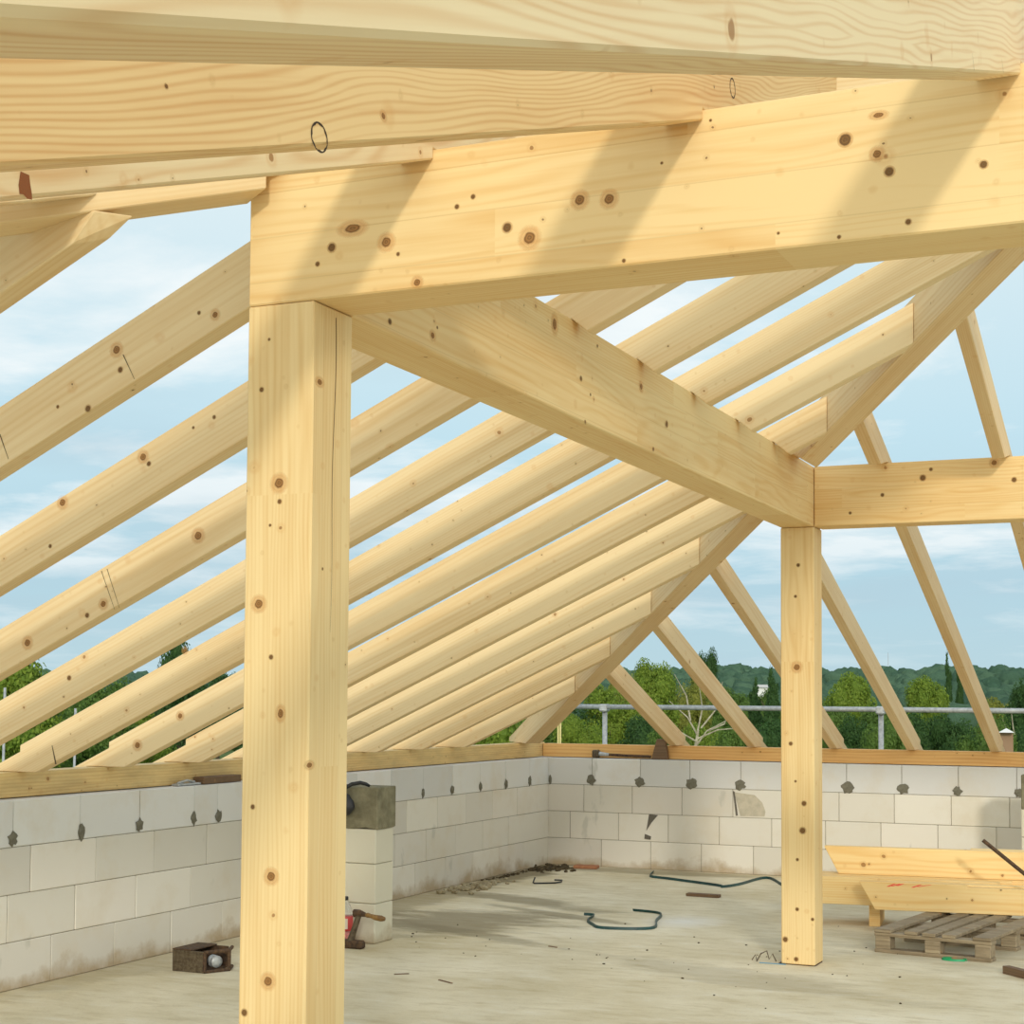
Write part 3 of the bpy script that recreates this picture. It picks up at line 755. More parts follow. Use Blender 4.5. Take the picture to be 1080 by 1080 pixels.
# timber stack (square-cut lengths laid side by side)
A7 = R(7); cdir = (math.cos(A7), math.sin(A7)); nd = (-cdir[1], cdir[0])
def stack_timber(x, y, z, prof, w, label, mat=W_STACK, name='stacked_timber'):
    o = timber(name, prof, prof, w, (x, y, z), cdir, 0, mat)
    tag(o, label, 'timber', 'cut roof timbers stacked by the pallet'); return o
Lc = 3.4
front = stack_timber(-2.245, 11.06, .1465, [(0, 0), (Lc, 0), (Lc, .170), (.60, .170), (.60, .186), (-.105, .186)], .085,
    'front timber of the stack with red crayon marks, lying on the pallet')
for k, (x0, dx, zz) in enumerate(((.075, .05, 0), (.10, .06, .004), (.135, .045, .008), (.235, .06, 0), (.27, .09, .007))):
    bm = bmesh.new()
    q = [bm.verts.new(v) for v in ((x0, -.0008, .158+zz), (x0+.018, -.0008, .156+zz), (x0+dx+.016, -.0008, .180), (x0+dx, -.0008, .180))]
    bm.faces.new(q)
    m_ = obj('crayon_mark', bm, M_REDMARK, front); tag(m_, 'red crayon stroke')
def off(k): return (nd[0]*k, nd[1]*k)
stack_timber(-2.10+off(.088)[0], 11.078+off(.088)[1], .1465, [(0, 0), (Lc, 0), (Lc, .18), (-.08, .18)], .085, 'second timber of the lower layer, tucked right behind the front one')
stack_timber(-2.82, 11.205, .1465, [(0, 0), (1.36, 0), (1.36, .188), (0, .188)], .085, 'lower timber showing to the right behind the far post, its left end hidden')
stack_timber(-2.80+off(.088)[0], 11.208+off(.088)[1], .1465, [(0, 0), (1.42, 0), (1.42, .186), (0, .186)], .085, 'lower-layer timber lying just behind the one that passes the far post')
stack_timber(-2.70+off(.18)[0], 11.22+off(.18)[1], .1465, [(0, 0), (3.9, 0), (3.9, .187), (0, .187)], .085, 'rear timber of the lower layer, carrying the upper timber')
stack_timber(-2.70+off(.268)[0], 11.22+off(.268)[1], .1465, [(0, 0), (3.9, 0), (3.9, .187), (0, .187)], .085, 'hindmost timber of the lower layer of the stack')
stack_timber(-2.575, 11.432, .335, [(0, 0), (4, 0), (4, .192), (-.10, .192)], .085, 'upper orange-yellow timber on top of the stack with slanted left end')
stack_timber(-1.70, 11.632, .335, [(0, 0), (3, 0), (3, .194), (0, .194)], .085, 'second upper timber set back behind the topmost one, starting farther right')
bm = bmesh.new(); add_box(bm, 0, .075, 0, .42, 0, .1455, .003)
o = obj('bearer_block', bm, W_STACK, mtx=rot_m((-2.335, 11.30, 0), R(7))); tag(o, 'short squared wooden bearer under the left end of the timber stack', 'wood block')
bm = bmesh.new(); add_box(bm, 0, .10, 0, .36, 0, .1455, .003)
o = obj('bearer_block', bm, W_GREY, mtx=rot_m((-.75, 11.30, 0), R(7))); tag(o, 'grey wooden bearer under the right end of the timber stack', 'wood block')
bm = bmesh.new(); add_tube(bm, [(-1.53, 11.02, .645), (-1.285, 11.02, .45), (-.73, 11.02, .016)], .013, 10)
o = obj('iron_bar', bm, M_RUST); tag(o, 'rusty iron bar leaning against the front of the timber stack', 'bar')
bm = bmesh.new(); add_box(bm, 0, .30, 0, .05, 0, .045, .003)
o = obj('wooden_batten', bm, W_OLD, mtx=rot_m((-1.245, 9.70, 0), R(-46))); tag(o, 'short grey-brown batten lying on the floor at the right edge', 'batten')

def ribbon(name, pts, label, mat, w=.016, t=.0035, z0=0.0, steps=6):
    """plastic strapping standing on edge along a smoothed path"""
    P_ = [Vector(p) for p in pts]; out = []
    for i in range(len(P_)-1):
        p0, p1, p2, p3 = P_[max(i-1, 0)], P_[i], P_[i+1], P_[min(i+2, len(P_)-1)]
        for s in range(steps):
            u = s/steps
            out.append(.5*((2*p1)+(p2-p0)*u+(2*p0-5*p1+4*p2-p3)*u*u+(3*p1-p0-3*p2+p3)*u**3))
    out.append(P_[-1])
    bm = bmesh.new(); prev = None
    for i, p in enumerate(out):
        d = (out[min(i+1, len(out)-1)] - out[max(i-1, 0)]); d.z = 0; d.normalize(); s = Vector((-d.y, d.x, 0))
        lean = s*.35
        q = [bm.verts.new(p + s*t + lean*w*0), bm.verts.new(p - s*t), bm.verts.new(p - s*t + Vector((0,0,w)) + lean*w), bm.verts.new(p + s*t + Vector((0,0,w)) + lean*w)]
        if prev:
            for k in range(4): bm.faces.new((prev[k], q[k], q[(k+1) % 4], prev[(k+1) % 4]))
        else: bm.faces.new(q)
        prev = q
    bm.faces.new(prev[::-1]); bmesh.ops.recalc_face_normals(bm, faces=bm.faces)
    o = obj(name, bm, mat); tag(o, label, 'strap'); return o
ribbon('packing_strap', [(-4.30, 10.93, .001), (-4.215, 10.90, .001), (-4.17, 10.66, .001), (-4.064, 10.475, .001), (-3.929, 10.339, .001), (-3.63, 10.47, .001), (-3.72, 10.85, .001), (-3.82, 11.22, .001), (-4.06, 11.307, .001)],
       'dark green plastic strap lying in an open loop mid-floor', M_STRAP, .018)
ribbon('packing_strap', [(-4.79, 13.86, .001), (-4.69, 13.50, .001), (-4.45, 13.37, .001), (-3.96, 13.10, .001), (-3.90, 13.02, .001), (-3.82, 13.25, .001), (-3.75, 13.85, .001), (-3.50, 13.40, .001), (-3.40, 13.25, .001)],
       'long dark green plastic strap zigzagging on the floor near the back wall', M_STRAP, .02)
ribbon('packing_strap', [(-1.64+.072+.072*math.cos(a), 10.06+.045*math.sin(a), .001) for a in [2*PI*k/14 for k in range(14)]],
       'bright green strap ring on the floor in front of the pallet', M_GREEN, .012)
bm = bmesh.new(); add_tube(bm, [(-5.40, 12.60, .05), (-5.40, 12.56, .012), (-5.385, 12.55, .008), (-5.24, 12.66, .008), (-5.21, 12.72, .012), (-5.235, 12.80, .016), (-5.29, 12.76, .02)], .0065, 8)
o = obj('bent_steel_hook', bm, M_BLACK); tag(o, 'small bent dark steel rod hook on the floor near the wall corner', 'hook')
bm = bmesh.new(); add_box(bm, -.135, .135, -.035, .035, 0, .024, .004)
o = obj('wood_scrap', bm, W_OLD, mtx=rot_m((-3.86, 12.38, 0), R(-2))); tag(o, 'flat brown wood scrap on the floor below the zigzag strap', 'scrap')
bm = bmesh.new(); add_box(bm, -.11, .11, -.06, .06, 0, .03, .006)
o = obj('brick_piece', bm, M_REDTILE, mtx=rot_m((-5.46, 13.93, 0), R(8))); tag(o, 'reddish brick piece at the foot of the back wall near the corner', 'brick')

def rubble(name, c, sx, sy, n, mat, label, smin=.012, smax=.045, seed=3):
    rnd = random.Random(seed); bm = bmesh.new()
    for _ in range(n):
        x, y = rnd.gauss(0, sx), rnd.gauss(0, sy); s = rnd.uniform(smin, smax)
        t = bmesh.new(); bmesh.ops.create_icosphere(t, subdivisions=1, radius=s)
        for v in t.verts: v.co *= rnd.uniform(.7, 1.15)
        merge(bm, t, Matrix.Translation((x, y, s*.35)) @ Matrix.Rotation(rnd.uniform(0, 6), 4, 'Z') @ Matrix.Diagonal((1.2, 1, .6, 1)))
    o = obj(name, bm, mat, loc=c); tag(o, label, 'rubble', kind='stuff'); return o
rubble('mortar_crumbs', (-5.70, 12.18, 0), .07, .26, 60, M_RUBBLE, 'heap of crumbled mortar at the foot of the left wall')
rubble('dark_debris', (-5.72, 13.72, 0), .10, .17, 70, M_DARKRUB, 'dark dirt and debris in the corner of the two walls', .008, .035, 5)
rubble('dark_debris', (-5.84, 13.1, 0), .02, .55, 70, M_DARKRUB, 'strip of dirt along the foot of the left wall', .006, .02, 6)
rubble('floor_grit', (-3.4, 9.6, 0), 1.0, .8, 60, M_DARKRUB, 'scattered small chips of dirt on the open floor', .003, .009, 8)
# wood chips on the slab
for k, (x, y, a, l, lab) in enumerate(((-4.31, 8.16, 40, .085, 'small wood splinter on the floor right of the near post'), (-3.93, 9.46, -20, .07, 'dark thin splinter on the floor left of the far post'), (-3.98, 8.05, -30, .13, 'curved wood shaving on the floor between the two posts'))):
    bm = bmesh.new(); add_box(bm, -l/2, l/2, -.006, .006, 0, .005, .001)
    o = obj('wood_chip', bm, W_OLD, mtx=rot_m((x, y, 0), R(a))); tag(o, lab, 'wood chip')
# shims and wire by the far post foot
bm = bmesh.new(); add_box(bm, Xf-.02, Xf+.2, Yf+.01, Yf+.19, .0, .0055, .001)
o = obj('base_plate', bm, M_RUST); tag(o, 'thin dark base plate under the far post', 'plate')
bm = bmesh.new()
add_tube(bm, [(-2.62, 9.46, .006), (-2.60, 9.48, .05), (-2.57, 9.50, .065), (-2.55, 9.48, .02), (-2.535, 9.50, .05), (-2.51, 9.49, .008)], .004, 6)
add_tube(bm, [(-2.66, 9.50, .006), (-2.645, 9.52, .035), (-2.63, 9.50, .006)], .003, 6)
o = obj('wire_bits', bm, M_IRON); tag(o, 'twisted bits of tie wire at the left foot of the far post', 'wire')
bm = bmesh.new(); add_box(bm, -2.60, -2.44, 9.44, 9.452, 0, .004, .001)
o = obj('blue_strap_end', bm, plain('blue_plastic', s2l(96, 150, 176), .5)); tag(o, 'thin blue plastic strip poking from under the far post', 'strip')

# rusty box lying by the left wall
def rusty_box():
    r = empty('rusty_metal_box', (-5.53, 7.69, 0), R(0)); tag(r, 'rusty olive metal box with open right end, lying by the left wall', 'box')
    Lb, D, H = .215, .25, .12
    plan = [(0, 0), (Lb, 0), (Lb+.0, 0)]
    bm = bmesh.new()
    add_box(bm, 0, Lb, 0, .012, 0, H, .003); obj('front_panel', bm, M_IRON, r)
    bm = bmesh.new(); add_box(bm, 0, .012, .013, D-.013, 0, H, .003); obj('left_panel', bm, M_RUST, r)
    bm = bmesh.new(); add_box(bm, 0, Lb, D-.012, D, 0, H, .003); obj('back_panel', bm, M_RUST, r)
    bm = bmesh.new(); add_box(bm, .013, Lb-.002, .013, D-.013, 0, .01); obj('bottom', bm, M_RUST, r)
    bm = bmesh.new(); add_box(bm, .0, Lb*.62, .0, D, H, H+.008, .002); obj('top_panel', bm, M_RUST, r)
    # pointed frame of the open end
    pts = [(Lb, 0), (Lb+.075, D*.55), (Lb+.02, D), ]
    for z in (.008, H-.004):
        bm = bmesh.new(); add_tube(bm, [(x, y, z) for x, y in pts], .011, 6); obj('end_rim', bm, M_RUST, r)
    bm = bmesh.new(); add_tube(bm, [(Lb+.075, D*.55, 0.008), (Lb+.075, D*.55, H-.004)], .011, 6); obj('end_rim', bm, M_RUST, r)
    bm = bmesh.new(); add_tube(bm, [(Lb, 0.006, 0.008), (Lb, .006, H-.004)], .011, 6); obj('end_rim', bm, M_RUST, r)
    bm = bmesh.new(); t = bmesh.new(); add_lathe(t, [(.012, -.03), (.034, -.028), (.034, -.014), (.02, -.01), (.02, .01), (.034, .014), (.034, .028), (.012, .03)], 20)
    merge(bm, t, Matrix.Translation((Lb+.0, D*.42, .055)) @ Matrix.Rotation(PI/2, 4, 'Y') @ Matrix.Rotation(.5, 4, 'X'))
    p = obj('roller', bm, M_STEEL, r, smooth=True); tag(p, 'pale grey steel roller')
rusty_box()

# bottle beside the pier
def glassy(name, col, tr=.9, rough=.08):
    m, nt, b = new_mat(name); b.inputs['Base Color'].default_value = (*col, 1); b.inputs['Transmission Weight'].default_value = tr; b.inputs['Roughness'].default_value = rough; b.inputs['IOR'].default_value = 1.2
    return m
def bottle():
    r = empty('plastic_bottle', (-5.132, 8.955, 0)); tag(r, 'clear plastic bottle of pink drink with red label and black cap beside the pier', 'bottle')
    bm = bmesh.new(); add_lathe(bm, [(.036, 0), (.046, .008), (.047, .05), (.044, .075), (.047, .10), (.047, .185), (.043, .215), (.030, .25), (.016, .272), (.014, .285)], 24)
    obj('bottle_body', bm, glassy('clear_plastic', (.92, .95, .95)), r, smooth=True)
    bm = bmesh.new(); add_lathe(bm, [(.034, .005), (.0445, .012), (.0455, .05), (.0425, .075), (.045, .09)], 24)
    obj('drink', bm, plain('pink_drink', s2l(232, 128, 118), .2), r, smooth=True)
    bm = bmesh.new(); add_lathe(bm, [(.0476, .092), (.0482, .093), (.0482, .182), (.0476, .183)], 24)
    lb = obj('label', bm, plain('red_label', s2l(190, 62, 58), .4), r, smooth=True)
    bm = bmesh.new()
    for (a0, a1, z0, z1) in ((-1.25, -.75, .105, .17),):
        n = 6; prev = None
        for i in range(n+1):
            a = a0 + (a1-a0)*i/n; q = (bm.verts.new((.0490*math.cos(a), .0490*math.sin(a), z0)), bm.verts.new((.0490*math.cos(a), .0490*math.sin(a), z1)))
            if prev: bm.faces.new((prev[0], q[0], q[1], prev[1]))
            prev = q
    obj('label_panel', bm, plain('white_print', s2l(216, 200, 178), .4), lb)
    bm = bmesh.new(); c0 = -1.62; cz = .150; ctr = bm.verts.new((.0492*math.cos(c0), .0492*math.sin(c0), cz)); ring = []
    for i in range(16):
        a = c0 + .021/.049*math.cos(2*PI*i/16); ring.append(bm.verts.new((.0492*math.cos(a), .0492*math.sin(a), cz+.021*math.sin(2*PI*i/16))))
    for i in range(16): bm.faces.new((ctr, ring[i], ring[(i+1) % 16]))
    obj('label_disc', bm, plain('yellow_print', s2l(226, 190, 50), .4), lb)
    bm = bmesh.new(); add_lathe(bm, [(.0165, .280), (.0175, .283), (.0175, .300), (.015, .304)], 20); obj('cap', bm, M_CAP, r, smooth=True)
bottle()

# iron screw clamp with a wooden grip leaning beside the pier
def clamp():
    r = empty('iron_clamp', (-5.02, 8.86, 0)); tag(r, 'old iron clamp with wooden grip standing in front of the block pier', 'clamp')
    bm = bmesh.new(); add_box(bm, -.20, .075, -.03, .03, .0, .052, .012); obj('foot_bar', bm, M_RUST, r)
    bm = bmesh.new(); add_tube(bm, [(-.02, 0, .045), (.0, 0, .10), (.035, .01, .215)], [.024, .019, .018], 10); obj('upright', bm, M_IRON, r)
    bm = bmesh.new(); add_tube(bm, [(.0, .01, .215), (.035, .01, .218), (.10, .0, .208)], [.026, .022, .010], 10); obj('head', bm, M_RUST, r)
    bm = bmesh.new(); add_tube(bm, [(.085, .0, .212), (.10, .0, .210), (.125, 0, .206), (.16, -.01, .200), (.20, -.01, .197), (.225, -.01, .195)], [.010, .016, .013, .017, .019, .012], 12)
    g = obj('grip', bm, M_HANDLE, r, smooth=True); tag(g, 'turned brown wooden grip')
clamp()

# black pouch with strap hooked over the pier head
def pouch():
    r = empty('black_tool_pouch', (-5.215, 9.04, .90)); tag(r, 'black nylon pouch with strap hanging over the front of the pier head', 'pouch')
    t = bmesh.new(); bmesh.ops.create_icosphere(t, subdivisions=3, radius=1)
    for v in t.verts:
        v.co = Vector((v.co.x*.085, v.co.y*.042, v.co.z*.075)); v.co.x += -v.co.z*.25; v.co += v.co.normalized()*.012*noise.noise(v.co*22)
    bm = bmesh.new(); merge(bm, t, Matrix.Translation((.03, -.045, -.02))); obj('bag', bm, M_BLACK, r, smooth=True)
    bm = bmesh.new(); add_tube(bm, [(.0, -.06, .04), (.03, -.03, .075), (.07, .0, .102), (.12, .02, .112), (.155, .03, .104), (.175, .045, .090)], [.012, .012, .013, .013, .012, .009], 8, flat=.6)
    obj('strap', bm, M_BLACK, r, smooth=True)
    bm = bmesh.new(); t = bmesh.new(); bmesh.ops.create_uvsphere(t, u_segments=10, v_segments=6, radius=.006); merge(bm, t, Matrix.Translation((.05, -.088, -.03))); obj('snap', bm, M_STEEL, r)
pouch()

# things lying on the wall tops
def hammer():
    r = empty('sledge_hammer', (-5.45, Yw+.045, 1.004)); tag(r, 'long-handled hammer lying on top of the back wall against the plate', 'hammer')
    bm = bmesh.new(); add_box(bm, -.035, .025, -.045, .028, 0, .072, .010); obj('head', bm, M_IRON, r)
    bm = bmesh.new(); add_tube(bm, [(.025, 0, .036), (.06, 0, .034), (.12, 0, .030)], [.022, .018, .014], 10); c_ = obj('collar', bm, M_STEEL, r); tag(c_, 'bright steel collar')
    bm = bmesh.new(); add_tube(bm, [(.115, 0, .030), (.30, 0, .024), (.53, 0, .02)], .0125, 8); obj('handle', bm, M_RUST, r)
hammer()
bm = bmesh.new()
A = [bm.verts.new(p) for p in ((0, 0, 0), (.155, 0, 0), (.13, .02, .185), (.045, .02, .185))]; B = [bm.verts.new(p) for p in ((0, .06, 0), (.155, .06, 0), (.13, .05, .185), (.045, .05, .185))]
bm.faces.new(A[::-1]); bm.faces.new(B)
for i in range(4): bm.faces.new((A[i], A[(i+1) % 4], B[(i+1) % 4], B[i]))
bmesh.ops.recalc_face_normals(bm, faces=bm.faces); bmesh.ops.bevel(bm, geom=bm.edges[:], offset=.004, segments=1, affect='EDGES')
o = obj('wooden_wedge', bm, W_OLD, loc=(-4.905, Yw+.012, 1.002)); tag(o, 'dark grey-brown wooden wedge standing on the back wall against the plate', 'wedge')
bm = bmesh.new(); add_box(bm, -.05, .03, 0, .42, 0, .045, .004)
o = obj('wood_offcut', bm, W_OLD, loc=(Xw-.04, 8.55, 1.002)); tag(o, 'dark brown offcut lying on the left wall top beside the near post', 'offcut')
r = empty('metal_bracket', (Xw-.055, 8.42, 1.002)); tag(r, 'small shiny metal bracket lying on the left wall top', 'bracket')
bm = bmesh.new(); add_box(bm, -.02, .03, -.12, .12, 0, .012, .002); obj('base_leaf', bm, M_STEEL, r)
bm = bmesh.new(); add_tube(bm, [(0, -.09, .014), (.01, 0, .03), (0, .09, .016)], .008, 8); obj('bent_leaf', bm, M_STEEL, r)

# ------------------------------------------------------------------ scaffold beyond the walls
GZ = -6.0
r = empty('scaffold_guard_rail', (-3, 15.072, GZ)); tag(r, 'grey scaffold guard rail running outside the back wall', 'railing')
bm = bmesh.new(); add_tube(bm, [(-3.08, 0, 1.473-GZ), (7, 0, 1.462-GZ)], .0242, 12); obj('rail_tube', bm, M_STEEL, r, smooth=True)
for x in (-2.736, -.006, 2.72):
    bm = bmesh.new(); add_tube(bm, [(x, .052, 0), (x, .052, 1.45-GZ)], .0242, 12); obj('upright', bm, M_STEEL, r, smooth=True)
    bm = bmesh.new(); add_box(bm, x-.035, x+.045, -.032, .085, 1.425-GZ, 1.50-GZ, .012); obj('coupler', bm, M_STEEL, r)
for loc, top, lab in (((-6.93, 7.86), 1.60, 'thin scaffold pole outside the left wall at the left frame edge'), ((-6.93, 8.53), 1.47, 'thin scaffold pole outside the left wall between the low rafters')):
    bm = bmesh.new(); add_tube(bm, [(0, 0, 0), (0, 0, top-GZ)], .008, 10)
    o = obj('scaffold_pole', bm, M_STEEL, smooth=True, loc=(loc[0], loc[1], GZ)); tag(o, lab, 'pole')
M_STAKE = plain('pale_stake', s2l(222, 206, 140), .8)
for x, lab in ((-6.33, 'thin pale stake just right of the hip foot, the left of two'), (-6.305, 'thin pale stake just right of the hip foot, the right of two')):
    bm = bmesh.new(); add_tube(bm, [(0, 0, 0), (.0, 0, 1.42-GZ)], .009, 8)
    o = obj('wooden_stake', bm, M_STAKE, loc=(x, 15.35, GZ)); tag(o, lab, 'stake')

# ------------------------------------------------------------------ ground, trees, hills
def leaf_mat(name, c1, c2, trans=.35):
    m, nt, b = new_mat(name)
    g = N(nt, 'ShaderNodeNewGeometry'); oi = N(nt, 'ShaderNodeObjectInfo')
    tcn = N(nt, 'ShaderNodeTexCoord'); nz = N(nt, 'ShaderNodeTexNoise', Scale=1.6, Detail=3.0); L(nt, tcn.outputs['Object'], nz.inputs['Vector'])
    f = math_n(nt, 'ADD', math_n(nt, 'MULTIPLY', g.outputs['Random Per Island'], .6), math_n(nt, 'MULTIPLY', nz.outputs[0], .5), None, True)
    col = mixc(nt, f, c1, c2)
    L(nt, col, b.inputs['Base Color']); b.inputs['Roughness'].default_value = .6; b.inputs['Specular IOR Level'].default_value = .2
    tr = N(nt, 'ShaderNodeBsdfTranslucent'); L(nt, col, tr.inputs['Color'])
    mx = N(nt, 'ShaderNodeMixShader'); mx.inputs[0].default_value = trans
    L(nt, b.outputs[0], mx.inputs[1]); L(nt, tr.outputs[0], mx.inputs[2]); L(nt, mx.outputs[0], nt.nodes['Material Output'].inputs['Surface'])
    return m
LF = {'bright': leaf_mat('bright_leaves', s2l(84, 116, 36), s2l(146, 164, 62)), 'mid': leaf_mat('mid_leaves', s2l(66, 98, 40), s2l(112, 138, 62)),
      'dark': leaf_mat('dark_leaves', s2l(42, 76, 38), s2l(80, 110, 54)), 'olive': leaf_mat('olive_leaves', s2l(102, 116, 44), s2l(158, 158, 72))}
M_BARK = plain('bark', s2l(112, 98, 78), .9, col2=s2l(78, 68, 54), nscale=8)
M_PALEBARK = plain('pale_bark', s2l(184, 176, 150), .8, col2=s2l(140, 130, 106), nscale=8)

def crown_mesh(kind, seed, n=15000, leaf=.034):
    rnd = random.Random(seed); bm = bmesh.new(); lumps = []
    if kind == 'cone':
        for k in range(12):
            z = -1 + 2*k/11; lumps.append((Vector((rnd.uniform(-.08, .08), rnd.uniform(-.08, .08), z)), .52*(1-(z+1)/2.08)**.8+.05, .16))
    else:
        lumps.append((Vector((0, 0, 0)), .62, .72))
        for k in range(15 if kind == 'round' else 20):
            a = rnd.uniform(0, 2*PI); z = rnd.uniform(-.75, .85); rr = math.sqrt(max(0, 1-z*z))*(.6 if kind == 'round' else .72)
            s = rnd.uniform(.26, .40) if kind == 'round' else rnd.uniform(.14, .32)
            lumps.append((Vector((math.cos(a)*rr, math.sin(a)*rr, z*.78)), s, s*rnd.uniform(.8, 1.2)))
    wts = [r_*r_ for _, r_, _ in lumps]
    for c_, rx, rz in lumps:
        t = bmesh.new(); bmesh.ops.create_icosphere(t, subdivisions=2, radius=1)
        for v in t.verts: v.co = Vector((v.co.x*rx, v.co.y*rx, v.co.z*rz))*.78*(1+.25*noise.noise(v.co*2.5+c_*5)) + c_
        merge(bm, t)
    for _ in range(n):
        c_, rx, rz = rnd.choices(lumps, wts)[0]
        d_ = Vector((rnd.gauss(0, 1), rnd.gauss(0, 1), rnd.gauss(0, 1))).normalized()
        s = rnd.uniform(.82, 1.14) if kind != 'airy' else rnd.uniform(.8, 1.3)
        p_ = c_ + Vector((d_.x*rx, d_.y*rx, d_.z*rz))*s
        nrm = (d_ + Vector((rnd.gauss(0, .5), rnd.gauss(0, .5), rnd.gauss(0, .5)))).normalized()
        u = nrm.orthogonal().normalized(); a = rnd.uniform(0, 6.28); v_ = nrm.cross(u); u2 = u*math.cos(a)+v_*math.sin(a); v2 = nrm.cross(u2)
        l = leaf*rnd.uniform(.6, 1.3)
        bm.faces.new([bm.verts.new(p_ + u2*l*x + v2*l*.6*y) for x, y in ((-1, 0), (0, -1), (1, 0), (0, 1))])
    me = bpy.data.meshes.new('crown_' + kind); bm.to_mesh(me); bm.free(); return me
def trunk_mesh(seed):
    rnd = random.Random(seed); bm = bmesh.new()
    add_tube(bm, [(0, 0, -3.2), (.02, .0, -1.6), (0, .02, -.4), (.02, 0, .5)], [.10, .075, .055, .02], 8)
    for k in range(6):
        a = rnd.uniform(0, 6.28); z = rnd.uniform(-1.0, .1)
        add_tube(bm, [(0, 0, z), (math.cos(a)*.3, math.sin(a)*.3, z+.3), (math.cos(a)*.62, math.sin(a)*.62, z+.55)], [.035, .022, .008], 6)
    me = bpy.data.meshes.new('trunk'); bm.to_mesh(me); bm.free(); me.materials.append(M_BARK); return me
PROTO = {}
for kd, sd in (('round', 1), ('round', 2), ('airy', 3), ('airy', 4), ('cone', 5)):
    PROTO.setdefault(kd, []).append(crown_mesh(kd, sd))
TR = trunk_mesh(4)
CR = {}
def crown_of(kind, v, leaf):
    k = (kind, v, leaf)
    if k not in CR:
        me = PROTO[kind][v % len(PROTO[kind])].copy(); me.materials.clear(); me.materials.append(LF[leaf]); CR[k] = me
    return CR[k]
def bearing(px, d):
    a = R(24.065) - math.atan((px-540)/1709.6); return (-math.sin(a)*d, math.cos(a)*d)
def tree(az, d, top, wid, kind, v, leaf, label, group='trees beyond the walls', hgt=None):
    """az and d give the plan place as a bearing from the slab's open end; top = height of the crown's top, wid = crown width in metres"""
    x, y = bearing(az, d)
    h = hgt or max(wid*1.15, 3.0)
    r = empty('tree', (x, y, GZ), random.uniform(0, 6)); tag(r, label, 'tree', group)
    zc = top - h*.5 - GZ
    cr = bpy.data.objects.new('crown', crown_of(kind, v, leaf)); link(cr, r); cr.location = (0, 0, zc); cr.scale = (wid/2/.95, wid/2/.95, h/2/.95)
    tk = bpy.data.objects.new('trunk', TR); link(tk, r); tk.location = (0, 0, zc); tk.scale = (wid/2, wid/2, zc/3.2)
    return r
def ht(py, d): return 1.56 + (737-py)/1709.6*d
T = [
 (14, 62, 700, 120, 'airy', 0, 'bright', 'bushy bright tree beyond the left wall at the left frame edge'),
 (-70, 70, 690, 130, 'round', 0, 'mid', 'large green tree just past the left frame edge'),
 (66, 75, 738, 90, 'airy', 1, 'mid', 'low green tree seen between the two lowest left rafters at the far left'),
 (108, 88, 722, 90, 'airy', 0, 'mid', 'rounded green tree between the rafters below the distant hill'),
 (150, 95, 738, 80, 'round', 1, 'bright', 'yellow-green tree low between the left rafters'),
 (190, 58, 676, 62, 'airy', 1, 'dark', 'slender dark tree whose tip shows against the sky left of the near post'),
 (232, 80, 712, 60, 'airy', 0, 'dark', 'dark tree tip showing just left of the near post'),
 (505, 52, 744, 110, 'airy', 0, 'bright', 'bright green bush-like tree showing under the last left rafter'),
 (560, 60, 728, 90, 'airy', 1, 'mid', 'leafy tree partly behind the foot of the hip rafter'),
 (606, 62, 735, 80, 'airy', 1, 'dark', 'dark tree behind the end of the guard rail'),
 (645, 62, 724, 70, 'airy', 0, 'bright', 'bright leafy tree behind the left upright of the guard rail'),
 (690, 72, 697, 58, 'airy', 0, 'bright', 'tall yellow-green tree seen between the first two back rafters'),
 (664, 90, 706, 50, 'airy', 1, 'olive', 'olive tree with thin top, left of the tall yellow-green one'),
 (724, 78, 716, 52, 'airy', 1, 'olive', 'olive-green loose tree behind the second back rafter'),
 (744, 130, 686, 34, 'airy', 0, 'dark', 'dark thin-topped tree rising highest beside the second back rafter'),
 (768, 105, 727, 66, 'round', 1, 'mid', 'broad mid-green tree left of the dark conifer'),
 (815, 88, 712, 44, 'cone', 0, 'dark', 'dark conifer just left of the far post'),
 (796, 92, 722, 40, 'cone', 0, 'dark', 'smaller dark conifer beside the one at the far post'),
 (804, 150, 727, 44, 'round', 1, 'mid', 'low mid-green tree hiding the foot of the tiny pale house'),
 (893, 175, 707, 60, 'round', 0, 'bright', 'round light green tree right of the far post'),
 (873, 150, 740, 60, 'round', 1, 'mid', 'low tree at the left foot of the round light green one'),
 (975, 178, 714, 54, 'round', 1, 'bright', 'second round light green tree, right of the fourth back rafter'),
 (934, 155, 738, 62, 'round', 0, 'mid', 'mid-green tree between the two round light ones'),
 (1000, 330, 698, 26, 'cone', 0, 'dark', 'tall dark poplar-like tree against the distant hill'),
 (1012, 340, 706, 26, 'cone', 0, 'dark', 'shorter dark pointed tree right of the tall one'),
 (1058, 150, 733, 62, 'round', 0, 'olive', 'pale olive round tree behind the rightmost rafter foot'),
 (1090, 140, 716, 60, 'airy', 1, 'dark', 'dark tree cut by the right frame edge'),
]
for az, d, py, wp, kd, v, lf, lab in T:
    tree(az, d, ht(py, d), wp/1709.6*d, kd, v, lf, lab, hgt=max(wp*(1.9 if kd == 'cone' else 1.35)/1709.6*d, (800-py)/1709.6*d))
